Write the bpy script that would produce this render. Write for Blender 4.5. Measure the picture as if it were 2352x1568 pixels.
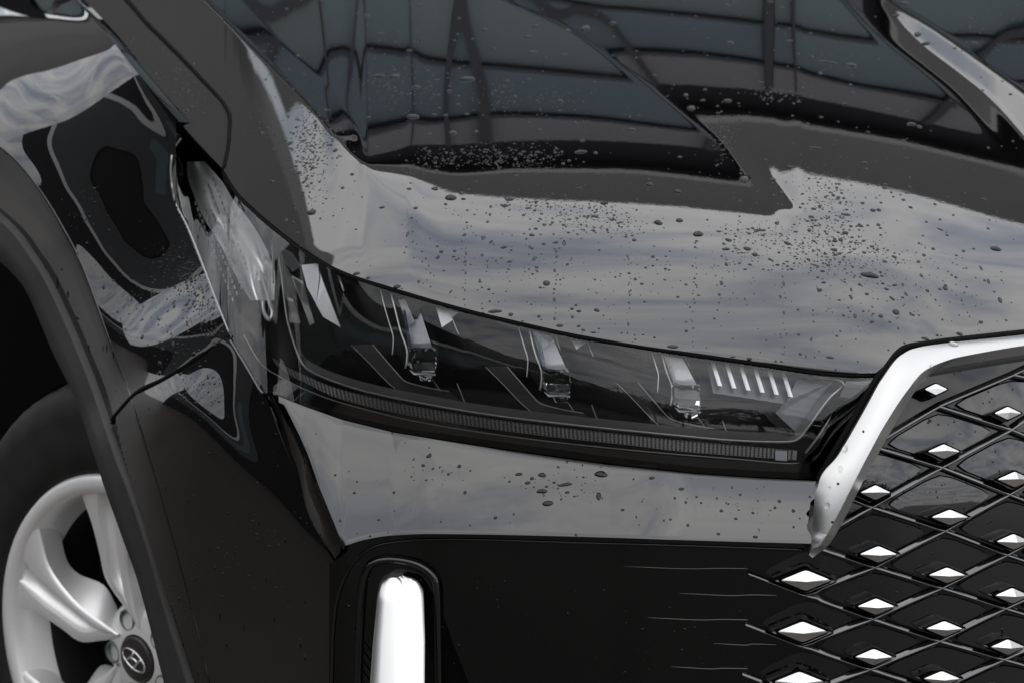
import bpy, bmesh, math, random
import numpy as np
from mathutils import Vector, Matrix
from mathutils.bvhtree import BVHTree
for o in list(bpy.data.objects): bpy.data.objects.remove(o)
SC=bpy.context.scene; COL=SC.collection
# ------------------------------------------------------------------ camera
cam=bpy.data.cameras.new('camera'); camo=bpy.data.objects.new('camera',cam); COL.objects.link(camo)
camo.location=(0,0,1.63); camo.rotation_euler=(math.radians(90-14.0),0,0)
cam.lens=90.0; cam.sensor_width=36.0; cam.clip_start=.05; cam.clip_end=3000
cam.dof.use_dof=True; cam.dof.focus_distance=2.80; cam.dof.aperture_fstop=9.0
SC.camera=camo
SC.render.resolution_x=1024; SC.render.resolution_y=682
# ------------------------------------------------------------------ sky: broken overcast
SUN_EL,SUN_AZ=math.radians(66),math.radians(200)
W=bpy.data.worlds.new('World'); SC.world=W; W.use_nodes=True
nt=W.node_tree; N=nt.nodes; L=nt.links; N.clear()
def nd(t,x=0,y=0,**k):
    n=N.new(t)
    for a,b in k.items(): setattr(n,a,b)
    return n
out=nd('ShaderNodeOutputWorld'); bg=nd('ShaderNodeBackground'); bg2=nd('ShaderNodeBackground'); mix=nd('ShaderNodeMixShader')
sky=nd('ShaderNodeTexSky',sky_type='NISHITA',sun_disc=False,sun_elevation=SUN_EL,sun_rotation=SUN_AZ)
bg.inputs[1].default_value=.09; L.new(sky.outputs[0],bg.inputs[0])
tc=nd('ShaderNodeTexCoord'); sp=nd('ShaderNodeSeparateXYZ'); L.new(tc.outputs['Generated'],sp.inputs[0])
mz=nd('ShaderNodeMath',operation='MAXIMUM'); L.new(sp.outputs[2],mz.inputs[0]); mz.inputs[1].default_value=.0
az=nd('ShaderNodeMath',operation='ADD'); L.new(mz.outputs[0],az.inputs[0]); az.inputs[1].default_value=.18
dx=nd('ShaderNodeMath',operation='DIVIDE'); xs=nd('ShaderNodeMath',operation='MULTIPLY'); xs.inputs[1].default_value=.42; L.new(sp.outputs[0],xs.inputs[0]); L.new(xs.outputs[0],dx.inputs[0]); L.new(az.outputs[0],dx.inputs[1])
dy=nd('ShaderNodeMath',operation='DIVIDE'); L.new(sp.outputs[1],dy.inputs[0]); L.new(az.outputs[0],dy.inputs[1])
cb=nd('ShaderNodeCombineXYZ'); L.new(dx.outputs[0],cb.inputs[0]); L.new(dy.outputs[0],cb.inputs[1])
no=nd('ShaderNodeTexNoise'); no.inputs['Scale'].default_value=6.5; no.inputs['Detail'].default_value=7; no.inputs['Roughness'].default_value=.6; no.inputs['Distortion'].default_value=.6
L.new(cb.outputs[0],no.inputs['Vector'])
rp=nd('ShaderNodeValToRGB'); L.new(no.outputs[0],rp.inputs[0])
e=rp.color_ramp.elements; e[0].position=.30; e[0].color=(.52,.575,.70,1); e[1].position=.66; e[1].color=(1.30,1.29,1.27,1)
k=e.new(.42); k.color=(.79,.82,.90,1); k=e.new(.52); k.color=(1.06,1.055,1.06,1)
L.new(rp.outputs[0],bg2.inputs[0])
zg=nd('ShaderNodeMapRange'); L.new(mz.outputs[0],zg.inputs[0]); zg.inputs[3].default_value=1.45; zg.inputs[4].default_value=2.2   # an overcast sky is brighter overhead
xg=nd('ShaderNodeMapRange'); L.new(sp.outputs[0],xg.inputs[0]); xg.inputs[1].default_value=-1; xg.inputs[3].default_value=.68; xg.inputs[4].default_value=1.32   # heavier cloud to the left
zx=nd('ShaderNodeMath',operation='MULTIPLY'); L.new(zg.outputs[0],zx.inputs[0]); L.new(xg.outputs[0],zx.inputs[1]); L.new(zx.outputs[0],bg2.inputs[1])
mix.inputs[0].default_value=.9; L.new(bg.outputs[0],mix.inputs[1]); L.new(bg2.outputs[0],mix.inputs[2]); L.new(mix.outputs[0],out.inputs[0])
# ------------------------------------------------------------------ sun behind thin cloud
sl=bpy.data.lights.new('sun','SUN'); sl.energy=.5; sl.angle=math.radians(70); sl.color=(1,.97,.93)
so=bpy.data.objects.new('sun',sl); COL.objects.link(so)
so.rotation_euler=(math.radians(90)-SUN_EL,0,math.radians(180)-SUN_AZ+math.radians(0))
vs=SC.view_settings; vs.view_transform='Standard'; vs.look='None'; vs.exposure=0; vs.gamma=1; vs.use_curve_mapping=False
SC.cycles.max_bounces=16; SC.cycles.transmission_bounces=10; SC.cycles.transparent_max_bounces=24; SC.cycles.glossy_bounces=6; SC.cycles.caustics_reflective=True; SC.cycles.caustics_refractive=True
F=5880.0; CX,CY=1176.0,784.0; ZC=1.63; PIT=math.radians(14.0)
SP,CP=math.sin(PIT),math.cos(PIT)
def mrow(py):
    yv=-(np.asarray(py,float)-CY)/F
    return (-SP+yv*CP)/(CP+yv*SP)
def dyrow(py):
    yv=-(np.asarray(py,float)-CY)/F
    return CP+yv*SP
def at(px,py,Y):
    px=np.asarray(px,float);py=np.asarray(py,float);Y=np.asarray(Y,float)
    x=(px-CX)/F
    return np.stack(np.broadcast_arrays(x*Y/dyrow(py),Y,ZC+Y*mrow(py)),-1)
def pl(pts,x,smooth=0):
    pts=sorted(pts); a=np.array(pts,float)
    r=np.interp(x,a[:,0],a[:,1])
    return r
def cr(pts,x):
    # monotone-ish cubic through sorted points, constant outside
    a=np.array(sorted(pts),float); X,V=a[:,0],a[:,1]
    h=np.diff(X); d=np.diff(V)/h
    m=np.empty(len(X)); m[0]=d[0]; m[-1]=d[-1]
    for i in range(1,len(X)-1):
        m[i]=0 if d[i-1]*d[i]<=0 else (h[i-1]+h[i])*2*d[i-1]*d[i]/((h[i-1]+h[i])*(d[i-1]+d[i])+1e-12)
    x=np.asarray(x,float); xc=np.clip(x,X[0],X[-1])
    k=np.clip(np.searchsorted(X,xc)-1,0,len(X)-2)
    t=(xc-X[k])/h[k]
    r=(2*t**3-3*t*t+1)*V[k]+(t**3-2*t*t+t)*h[k]*m[k]+(-2*t**3+3*t*t)*V[k+1]+(t**3-t*t)*h[k]*m[k+1]
    r=r+np.where(x<X[0],(x-X[0])*m[0],0)+np.where(x>X[-1],(x-X[-1])*m[-1],0)
    return r
def sst(a,b,x):
    t=np.clip((x-a)/(b-a),0,1); return t*t*(3-2*t)
def lerp(a,b,t): return a+(b-a)*t
def gnormals(P):
    du=np.gradient(P,axis=1); dv=np.gradient(P,axis=0)
    n=np.cross(du,dv); n/=np.linalg.norm(n,axis=-1,keepdims=True)+1e-15
    cam=np.array([0,0,ZC]); s=np.sign(((cam-P)*n).sum(-1,keepdims=True)); s[s==0]=1
    return n*s
def reflect(P,n):
    d=P-np.array([0,0,ZC]); d/=np.linalg.norm(d,axis=-1,keepdims=True)
    return d-2*(d*n).sum(-1,keepdims=True)*n
def blur(a,k):
    # separable box blur with edge padding, two passes
    for _ in range(2):
        for ax in (0,1):
            p=[(0,0),(0,0)]; p[ax]=(k,k); b=np.pad(a,p,mode='edge')
            c=np.cumsum(b,axis=ax); z=np.zeros_like(np.take(c,[0],axis=ax)); c=np.concatenate([z,c],axis=ax)
            n=a.shape[ax]; sl1=[slice(None)]*2; sl2=[slice(None)]*2
            sl1[ax]=slice(2*k+1,2*k+1+n); sl2[ax]=slice(0,n)
            a=(c[tuple(sl1)]-c[tuple(sl2)])/(2*k+1)
    return a
def integrate(PY,s,Y0):
    # PY rows i from the anchored row 0 onward; s in radians per row
    m=mrow(PY); cs=np.cos(s); sn=np.sin(s)
    num=m[:-1]*cs[:-1]-sn[:-1]; den=m[1:]*cs[:-1]-sn[:-1]
    r=num/den
    return Y0*np.concatenate([np.ones((1,PY.shape[1])),np.cumprod(r,axis=0)],0)
def solve(PX,PY,target,Y0,mode,iters=30,k=0.4,s0=None,smin=-5,smax=100,sm=0):
    """a smooth panel: slope along every column chosen so that its mirror direction has the wanted elevation"""
    a=np.degrees(-np.arctan(mrow(PY)))
    s=np.clip((target-a)/2,smin,smax) if s0 is None else s0.copy()
    for it in range(iters):
        Y=integrate(PY,np.radians(s),Y0); P=at(PX,PY,Y); n=gnormals(P); r=reflect(P,n)
        if mode=='back': ph=np.degrees(np.arctan2(r[...,2],r[...,1]))
        else: ph=np.degrees(np.arctan2(r[...,2],-r[...,0]))
        err=target-ph
        e=blur(err,sm) if sm else err
        s=np.clip(s+k*np.clip(e,-20,20),smin,smax)
    return P,n,r,ph,err
# ---------------------------------------------------------------- curves (units of a 2352 wide picture)
LINE_A=[(-120,-340),(60,-130),(173,0),(250,85),(327,182),(420,290),(465,340),(513,390)]
EDGE=[(513,390),(545,440),(585,480),(625,515),(700,572),(784,621),(904,661),(1071,709),(1187,737),(1334,769),(1568,806),(1718,827),(1868,850),(1960,857),(2011,856),(2035,836),(2068,802),(2095,787),(2168,776),(2352,756),(2560,735)]
PLAN_TOP=[(640,3.01),(700,2.94),(784,2.874),(880,2.826),(1000,2.785),(1300,2.715),(1600,2.685),(1900,2.68),(2050,2.70),(2200,2.745),(2352,2.80),(2560,2.89)]
FLARE=[(-160,245),(0,337),(50,383),(100,450),(140,522),(187,609),(253,786),(300,906)]
BGAP=[(300,906),(317,899),(383,866),(467,812),(527,769)]
HLL=[(395,335),(388,383),(390,417),(400,467),(427,523),(467,622),(500,709),(527,769)]
PLAN_FL=[(-160,3.70),(0,3.50),(100,3.36),(200,3.235),(300,3.12),(400,3.03),(527,2.93)]
E0,E1,E2,E3,E4,E5=13,20,25,28,31.5,35
def stack(px,py,lines,lev,below):
    ys=[cr(l,px) for l in lines]
    r=np.full(px.shape,float(lev[0]))
    top=ys[0]-130.
    r=np.where(py<ys[0],lev[0]-(ys[0]-py)*0.033,r)
    for i in range(len(ys)-1):
        t=np.clip((py-ys[i])/np.maximum(ys[i+1]-ys[i],1),0,1)
        r=np.where(py>=ys[i],lerp(lev[i],lev[i+1],t),r)
    r=np.where(py>=ys[-1],lev[-1]+(py-ys[-1])*below,r)
    return r
def E_low(py): return np.interp(py,[330,487,560,620,700,780,860,900],[33,36.5,41,46,53,59,66,69])
EDGE_S=EDGE[:11]+[(2200,866),(2560,868)]
def edge_py(px): return np.where(px<513,cr(LINE_A,px),cr(EDGE_S,px))
_ex=np.arange(-100,2601,4.)
def _edge():
    # front edge in space: integrate it from the sideways lean of the bonnet, flat flank on the left, rounding over the nose
    y=edge_py(_ex); E=np.where(_ex<513,38,np.where(y<560,38+np.clip(y-235,-100,400)*.011,E_low(y)))
    m=mrow(y); s=np.tan(np.radians((E+np.degrees(np.arctan(m)))/2)); xp=(_ex-CX)/F/dyrow(y)
    l=cr([(-200,.25),(600,.25),(740,.205),(900,.13),(1100,.05),(1400,-.03),(1700,-.1),(2000,-.23),(2300,-.40),(2600,-.5)],_ex)
    g=(l*np.gradient(xp)-np.gradient(m))/(m-s-l*xp); q=np.concatenate([[0],np.cumsum((g[1:]+g[:-1])/2)])
    return 2.685*np.exp(q-np.interp(1600,_ex,q))
_ey=_edge()
def edge_Y(px): return np.interp(px,_ex,_ey)
def hood_target(px,py):
    lv=[E1,E2,E3,E4,E5]
    L=lambda x,y: stack(x,y,[[(500,95),(700,115),(1060,145),(1430,180),(1600,195)],
        [(700,385),(840,345),(890,325),(1000,285),(1150,265),(1300,270),(1580,300),(1800,325)],
        [(700,395),(840,372),(900,362),(1000,335),(1300,322),(1600,335),(1800,365)],
        [(700,400),(840,385),(950,395),(1050,402),(1200,391),(1400,391),(1700,418),(1800,428)],
        [(700,405),(840,394),(1000,421),(1200,445),(1500,460),(1785,487),(1850,492)]],lv,0.0675)
    M=stack(px,py,[[(1075,-40),(1351,0),(1568,30),(1995,80),(2100,92)],
        [(1347,82),(1568,112),(1801,150),(2001,190),(2148,200)],
        [(1467,165),(1568,183),(1868,220),(2101,262),(2250,290)],
        [(1500,235),(1601,248),(1845,277),(2068,302),(2218,322),(2306,330)],
        [(1700,355),(1868,357),(2001,367),(2352,400),(2500,415)]],lv,0.0675)
    R=stack(px,py,[[(2000,58),(2135,60),(2352,65),(2600,75)],[(2278,160),(2352,163),(2600,172)],[(2278,200),(2600,210)],[(2278,240),(2600,250)],[(2278,330),(2600,350)]],lv,0.05)
    def low(T,l5):
        y5=cr(l5,px); t=np.clip((py-y5)/np.maximum(565-y5,20),0,1)
        return np.where(py>y5,lerp(35.,E_low(np.maximum(py,565)),t**1.3),T)
    M=low(M,[(1700,355),(1868,357),(2001,367),(2352,400),(2500,415)])
    R1=cr([(-400,1640),(-100,1930),(8,2025),(100,2118),(163,2201),(217,2268),(310,2352),(420,2440)],py)
    R2=cr([(-400,1700),(-100,1955),(0,2038),(63,2135),(157,2268),(220,2352),(320,2460)],py)
    d=R1-px
    M2=np.where(py<440,lerp(M,np.maximum(33.3,M),sst(95,65,d)),M)
    M2=lerp(M2,np.maximum(43.,M2),sst(7,-3,d))
    MR=lerp(M2,R,sst(-3,4,px-R2)*sst(420,330,py))
    Mx=cr([(-400,600),(-100,1010),(0,1154),(77,1317),(165,1440),(262,1568),(327,1651),(400,1711),(485,1785),(560,1835),(640,1870),(860,1950)],py)
    dm=px-Mx
    near=sst(62,34,dm)*sst(500,470,py)*sst(225,250,py)
    MR=lerp(MR,np.minimum(MR,33.3),near)
    wid=4+sst(455,700,py)*200
    LL=low(L(px,py),[(700,405),(840,394),(1000,421),(1200,445),(1500,460),(1785,487),(1850,492)])
    # shoulder fold along the left of the bonnet
    Lc=cr([(-400,80),(-100,372),(0,472),(85,555),(170,640),(235,700),(305,762),(350,800),(388,845),(470,930),(560,1040)],py)
    Lc2=cr([(-400,150),(-100,455),(0,550),(120,670),(240,784),(300,822),(388,847),(470,932),(560,1042)],py)
    L2=np.minimum(L(px,py+75),33+0*px); L2=lerp(LL,L2,sst(385,300,py))
    Fk=np.where(py<560,38+np.clip(py-235,-100,400)*.011,E_low(py))
    w1=4+sst(350,560,py)*120
    left=lerp(Fk,L2,sst(-w1,w1,px-Lc))
    left=lerp(left,LL,sst(-w1,w1,px-Lc2))
    T=lerp(left,MR,sst(-wid,wid,dm))
    return T
def hood_grid(step=4,x0=-60,x1=2520,ytop=-150):
    pxs=np.arange(x0,x1+.1,step)
    bot=edge_py(pxs)
    n=int((860-ytop)/step)
    t=np.linspace(0,1,n+1)[:,None]
    PX=np.broadcast_to(pxs,(n+1,len(pxs))).copy(); 
    PY=bot+(np.minimum(ytop,bot-40)-bot)*t
    return pxs,PX,PY,bot
OVAL=[(133,75),(95,110),(72,190),(66,290),(75,380),(100,440),(150,520),(230,600),(290,640),(340,650),(395,628),(420,580),(425,540),(408,470),(402,400),(397,340),(350,290),(300,225),(250,165),(200,110),(165,82)]
def polydist(px,py,poly):
    p=np.array(poly,float); q=np.roll(p,-1,0)
    best=np.full(px.shape,1e9); ins=np.zeros(px.shape,bool)
    for (x0,y0),(x1,y1) in zip(p,q):
        dx,dy=x1-x0,y1-y0; t=np.clip(((px-x0)*dx+(py-y0)*dy)/(dx*dx+dy*dy),0,1)
        best=np.minimum(best,np.hypot(px-x0-t*dx,py-y0-t*dy))
        c=((y0>py)!=(y1>py))
        with np.errstate(divide='ignore',invalid='ignore'):
            ins^=c&(px<(x1-x0)*(py-y0)/(y1-y0)+x0)
    return np.where(ins,best,-best)
def fender_target(px,py,bot):
    d=polydist(px,py,OVAL)+24
    T=np.where(d<0,27.6+np.minimum(-d*0.3,20),0)
    T=np.where(d>=0,np.interp(d,[0,42,48,125],[27.6,21.2,20,9]),T)
    w=np.clip((py-680)*0.46,0,100)
    db=(bot-py)
    T=lerp(T,np.minimum(T,4),sst(680,760,py)*sst(1.1,0.75,db/np.maximum(w*1.6,1)))
    return T
def fender_grid(step=4):
    pxs=np.arange(-120,528,step); pxs[-1]=527
    bot=np.where(pxs<300,cr(FLARE,pxs),cr(BGAP,pxs))
    h=np.array(HLL,float)
    top=np.where(pxs<402,cr(LINE_A,pxs),np.interp(pxs,h[2:,0],h[2:,1]))
    # keep a virtual extension under the lamp so that rows stay even
    topv=np.where(pxs<402,top,cr(LINE_A,pxs)); topv=np.minimum(topv,bot-40)
    n=int(900/step); t=np.linspace(0,1,n+1)[:,None]
    PX=np.broadcast_to(pxs,(n+1,len(pxs))).copy(); PY=bot+(topv-bot)*t
    return pxs,PX,PY,bot,top

def even_out(PX,PY,P,wins,sig=22):
    """fair the skin sideways where neighbouring columns drift apart, so no fold runs up the panel"""
    q=np.log(P[...,1]); x=PX[0]; kx=np.arange(-3*sig,3*sig+1); k=np.exp(-.5*(kx/sig)**2); k/=k.sum()
    top=q[-1]; sm=np.convolve(np.pad(top,3*sig,mode='reflect',reflect_type='odd'),k,'valid')
    w=np.zeros(len(x))
    for a,b,c,d in wins: w=np.maximum(w,sst(a,b,x)*sst(d,c,x))
    frac=(q-q[0])/(q[-1]-q[0])
    return at(PX,PY,np.exp(q+(sm-top)*w*frac))
def gvec(px,py):
    return at(px,py,np.ones_like(px))
def poisson(a,b,w,q,anchor,aw,lam,iters):
    # least squares: d/dx q = a, d/dy q = b, weights w, anchors, and a little bending stiffness
    def fw(q):
        return (np.diff(q,axis=1)*w[:,1:],np.diff(q,axis=0)*w[1:],q*aw,lam*np.diff(q,2,axis=1),lam*np.diff(q,2,axis=0))
    def bw(t):
        o=np.zeros(aw.shape)
        x=t[0]*w[:,1:]; o[:,1:]+=x; o[:,:-1]-=x
        x=t[1]*w[1:]; o[1:]+=x; o[:-1]-=x
        o+=t[2]*aw
        x=t[3]*lam; o[:,2:]+=x; o[:,1:-1]-=2*x; o[:,:-2]+=x
        x=t[4]*lam; o[2:]+=x; o[1:-1]-=2*x; o[:-2]+=x
        return o
    rhs=bw((a[:,1:]*w[:,1:],b[1:]*w[1:],anchor*aw,np.zeros((aw.shape[0],aw.shape[1]-2)),np.zeros((aw.shape[0]-2,aw.shape[1]))))
    x=q.copy(); r=rhs-bw(fw(x)); p=r.copy(); rs=(r*r).sum()
    for i in range(iters):
        Ap=bw(fw(p)); al=rs/((p*Ap).sum()+1e-30); x+=al*p; r-=al*Ap; rn=(r*r).sum()
        if rn<1e-16: break
        p=r+(rn/rs)*p; rs=rn
    return x
def side_solve(T,PX,PY,h0,Yinit,anchor,aw,w,lam=2.6,outer=6,iters=250,hk=.5,log=False):
    q=np.log(Yinit); g=gvec(PX,PY)
    taus=np.radians(np.linspace(-50,86,69))
    cam=np.array([0,0,ZC]); d0=(g-cam); 
    # camera sits at the origin of the rays: rebuild true directions
    d=g.copy(); d[...,2]-=ZC; dd=d/np.linalg.norm(d,axis=-1,keepdims=True)
    h=h0.copy()
    for o in range(outer):
        best=np.full(T.shape,1e9); tau=np.zeros(T.shape)
        for t in taus:
            dn=(dd[...,0]*h[...,0]+dd[...,1]*h[...,1])*math.cos(t)+dd[...,2]*math.sin(t)
            rx=dd[...,0]-2*dn*h[...,0]*math.cos(t); rz=dd[...,2]-2*dn*math.sin(t)
            e=np.abs(np.degrees(np.arctan2(rz,-rx))-T)
            m=(e<best)&(dn<-0.03); best=np.where(m,e,best); tau=np.where(m,t,tau)
        tau=blur(tau,1)
        n=np.stack([h[...,0]*np.cos(tau),h[...,1]*np.cos(tau),np.sin(tau)],-1)
        gx=np.gradient(d,axis=1); gy=np.gradient(d,axis=0); dn=(n*d).sum(-1)
        dn=np.minimum(dn,-0.05)
        a=-(n*gx).sum(-1)/dn; b=-(n*gy).sum(-1)/dn
        q=poisson(a,b,w,q,anchor,aw,lam,iters)
        Y=np.exp(q); P=at(PX,PY,Y); nn=gnormals(P); r=reflect(P,nn)
        ph=np.degrees(np.arctan2(r[...,2],-r[...,0])); err=ph-T
        hh=nn[...,:2]/np.maximum(np.linalg.norm(nn[...,:2],axis=-1,keepdims=True),.15)
        h=lerp(h,hh,hk); h/=np.linalg.norm(h,axis=-1,keepdims=True)
        if log: print(o,np.percentile(np.abs(err[w>.5]),[25,50,75,90]))
    return Y,P,nn,r,ph
STEP=8
def side_field(log=False,outer=6):
    xs=np.arange(-128,825,STEP); ys=np.arange(-144,1660,STEP)
    PX,PY=np.meshgrid(xs.astype(float),ys.astype(float))
    Yplan=cr([(-160,3.72),(0,3.50),(100,3.36),(200,3.235),(300,3.12),(400,3.03),(527,2.92),(610,2.85),(663,2.80),(745,2.72),(850,2.66)],PX)
    T=fender_target(PX,PY,np.where(PX<300,cr(FLARE,PX),cr(BGAP,PX)))
    # bumper corner: shoulder mirrors the sky, the rest the wet ground
    low=cr([(257,961),(355,890),(430,922),(500,1000),(570,1062),(620,1105),(700,1200),(800,1300)],PX)
    gap=cr(BGAP+[(610,905),(663,1045),(720,1180),(800,1290)],PX)
    Tb=lerp(44,-16,sst(-25,55,PY-low))
    xb=cr([(700,580),(780,565),(860,530),(930,525),(1000,545),(1060,580),(1110,625),(1300,790)],PY); Tb=np.where(Tb>0,lerp(Tb,6,sst(-6,26,PX-xb)),Tb)
    T=np.where(PY>gap,Tb,T)
    T=blur(T,1)
    base=np.interp(PX,[-128,300,527,700,825],[-.85,-.85,-.82,-.74,-.6])
    h0=np.stack([base,-np.sqrt(1-base**2)],-1)
    flare=np.where(PX<300,cr(FLARE,PX),900)
    w=np.ones(T.shape); 
    w=np.where((PX<447)&(PY>flare+20)&(PX<cr([(337,0),(906,300),(1045,345),(1568,447)],PY)),.1,w)
    w=np.where((PX>527)&(PY<760),.1,w)
    w=np.where((PY<cr(LINE_A,PX)),.1,w)
    aw=np.zeros(T.shape); anc=np.log(Yplan)
    fl=(PX<300)&(np.abs(PY-flare)<8); aw[fl]=.5
    gp=(PX>=300)&(PX<560)&(np.abs(PY-cr(BGAP,PX))<6); aw[gp]=.02
    la=(PX>180)&(PX<520)&(np.abs(PY-cr(LINE_A,PX))<8); aw[la]=.02; anc[la]=np.log(edge_Y(PX[la]))
    aw[(PY>1500)&(PX>440)&(PX<760)]=.05
    aw=np.maximum(aw,.002)
    return (xs,ys,PX,PY,T,w)+side_solve(T,PX,PY,h0,Yplan,anc,aw,w,outer=outer,log=log)
# ------------------------------------------------------------------ materials
MATS={}
def mat(name,base,rough=.5,metal=0,ior=1.5,trans=0,noise=None,bump=None,coat=0):
    m=bpy.data.materials.new(name); m.use_nodes=True; t=m.node_tree; b=t.nodes['Principled BSDF']
    b.inputs['Base Color'].default_value=(*base,1); b.inputs['Roughness'].default_value=rough; b.inputs['Metallic'].default_value=metal
    b.inputs['IOR'].default_value=ior; b.inputs['Transmission Weight'].default_value=trans; b.inputs['Coat Weight'].default_value=coat
    if noise or bump:
        c=t.nodes.new('ShaderNodeTexCoord')
    if noise:
        sc,amt=noise; n=t.nodes.new('ShaderNodeTexNoise'); n.inputs['Scale'].default_value=sc; n.inputs['Detail'].default_value=6
        t.links.new(c.outputs['Object'],n.inputs['Vector'])
        r=t.nodes.new('ShaderNodeValToRGB'); r.color_ramp.elements[0].position=.3; r.color_ramp.elements[1].position=.7
        r.color_ramp.elements[0].color=(*[max(0,x*(1-amt)) for x in base],1); r.color_ramp.elements[1].color=(*[x*(1+amt) for x in base],1)
        t.links.new(n.outputs[0],r.inputs[0]); t.links.new(r.outputs[0],b.inputs['Base Color'])
    if bump:
        sc,st=bump; n=t.nodes.new('ShaderNodeTexNoise'); n.inputs['Scale'].default_value=sc; n.inputs['Detail'].default_value=3
        t.links.new(c.outputs['Object'],n.inputs['Vector'])
        u=t.nodes.new('ShaderNodeBump'); u.inputs['Strength'].default_value=st; u.inputs['Distance'].default_value=.001
        t.links.new(n.outputs[0],u.inputs['Height']); t.links.new(u.outputs[0],b.inputs['Normal'])
    MATS[name]=m; return m
PAINT=mat('black_paint',(.0016,.0016,.0018),.012,0,1.70,bump=(140,.008))
GLOSS=mat('gloss_black_plastic',(.002,.002,.002),.05,0,1.55)
GRILLE_M=mat('piano_black_grille',(.0012,.0012,.0012),.03,0,1.62)
LOWM=mat('lower_black_plastic',(.0012,.0012,.0012),.06,0,1.42)
HOUSE=mat('lamp_housing_black',(.002,.002,.002),.25,0,1.35)
HOUSE2=mat('lamp_housing_graphite',(.007,.0067,.0065),.5,0,1.3)
TRIMP=mat('textured_plastic',(.022,.0205,.021),.55,0,1.4,noise=(60,.12),bump=(900,.35))
RUBBER=mat('rubber',(.012,.0115,.011),.65,0,1.3,noise=(25,.3))
SEAL=mat('shut_line_black',(.0015,.0015,.0015),.7,0,1.15)
LINER=mat('arch_liner',(.0015,.0015,.0015),.9,0,1.1)
SATIN=mat('satin_chrome',(.60,.60,.595),.33,1,bump=(1200,.02))
CHROME=mat('bright_chrome',(.78,.78,.78),.06,1)
SILVER=mat('wheel_silver',(.76,.755,.75),.34,.45,1.5,noise=(600,.05))
STEEL=mat('shaded_wheel_steel',(.012,.012,.013),.5,.5)  # near black: shade behind the spokes is put into the colour
LAMPSIL=mat('lamp_reflector',(.72,.73,.73),.30,.55)
LAMPWHT=mat('lamp_white_diffuser',(.88,.90,.93),.3,0)
RIB=mat('light_bar_grey',(.085,.083,.085),.25,0,1.5)
LINE=mat('lamp_trim_grey',(.30,.295,.29),.3,.6)
DARKGLASS=mat('lamp_smoke_panel',(.11,.12,.125),.25,.2)
GLASS=mat('lamp_crystal',(1,1,1),.0,0,1.49,1)
WATERB=mat('water_over_black_paint',(.0012,.0013,.0014),.0,0,1.36)
SURRM=mat('satin_chrome_trim',(.43,.43,.425),.36,1,bump=(1200,.02))
WATER=mat('water',(1,1,1),.0,0,1.33,1)
LUG=mat('lug_recess',(.09,.11,.10),.5,.2); GREEN=mat('green_paint_mark',(.10,.42,.06),.5)
CAPB=mat('cap_black',(.02,.018,.017),.4)
def lens_mat():
    m=bpy.data.materials.new('clear_lamp_cover'); m.use_nodes=True; t=m.node_tree; t.nodes.clear()
    o=t.nodes.new('ShaderNodeOutputMaterial'); x=t.nodes.new('ShaderNodeMixShader'); f=t.nodes.new('ShaderNodeFresnel'); f.inputs[0].default_value=1.52
    a=t.nodes.new('ShaderNodeBsdfTransparent'); a.inputs[0].default_value=(.93,.93,.93,1); g=t.nodes.new('ShaderNodeBsdfGlossy'); g.inputs['Roughness'].default_value=.008
    t.links.new(f.outputs[0],x.inputs[0]); t.links.new(a.outputs[0],x.inputs[1]); t.links.new(g.outputs[0],x.inputs[2]); t.links.new(x.outputs[0],o.inputs[0]); return m
LENS=lens_mat()
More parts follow.
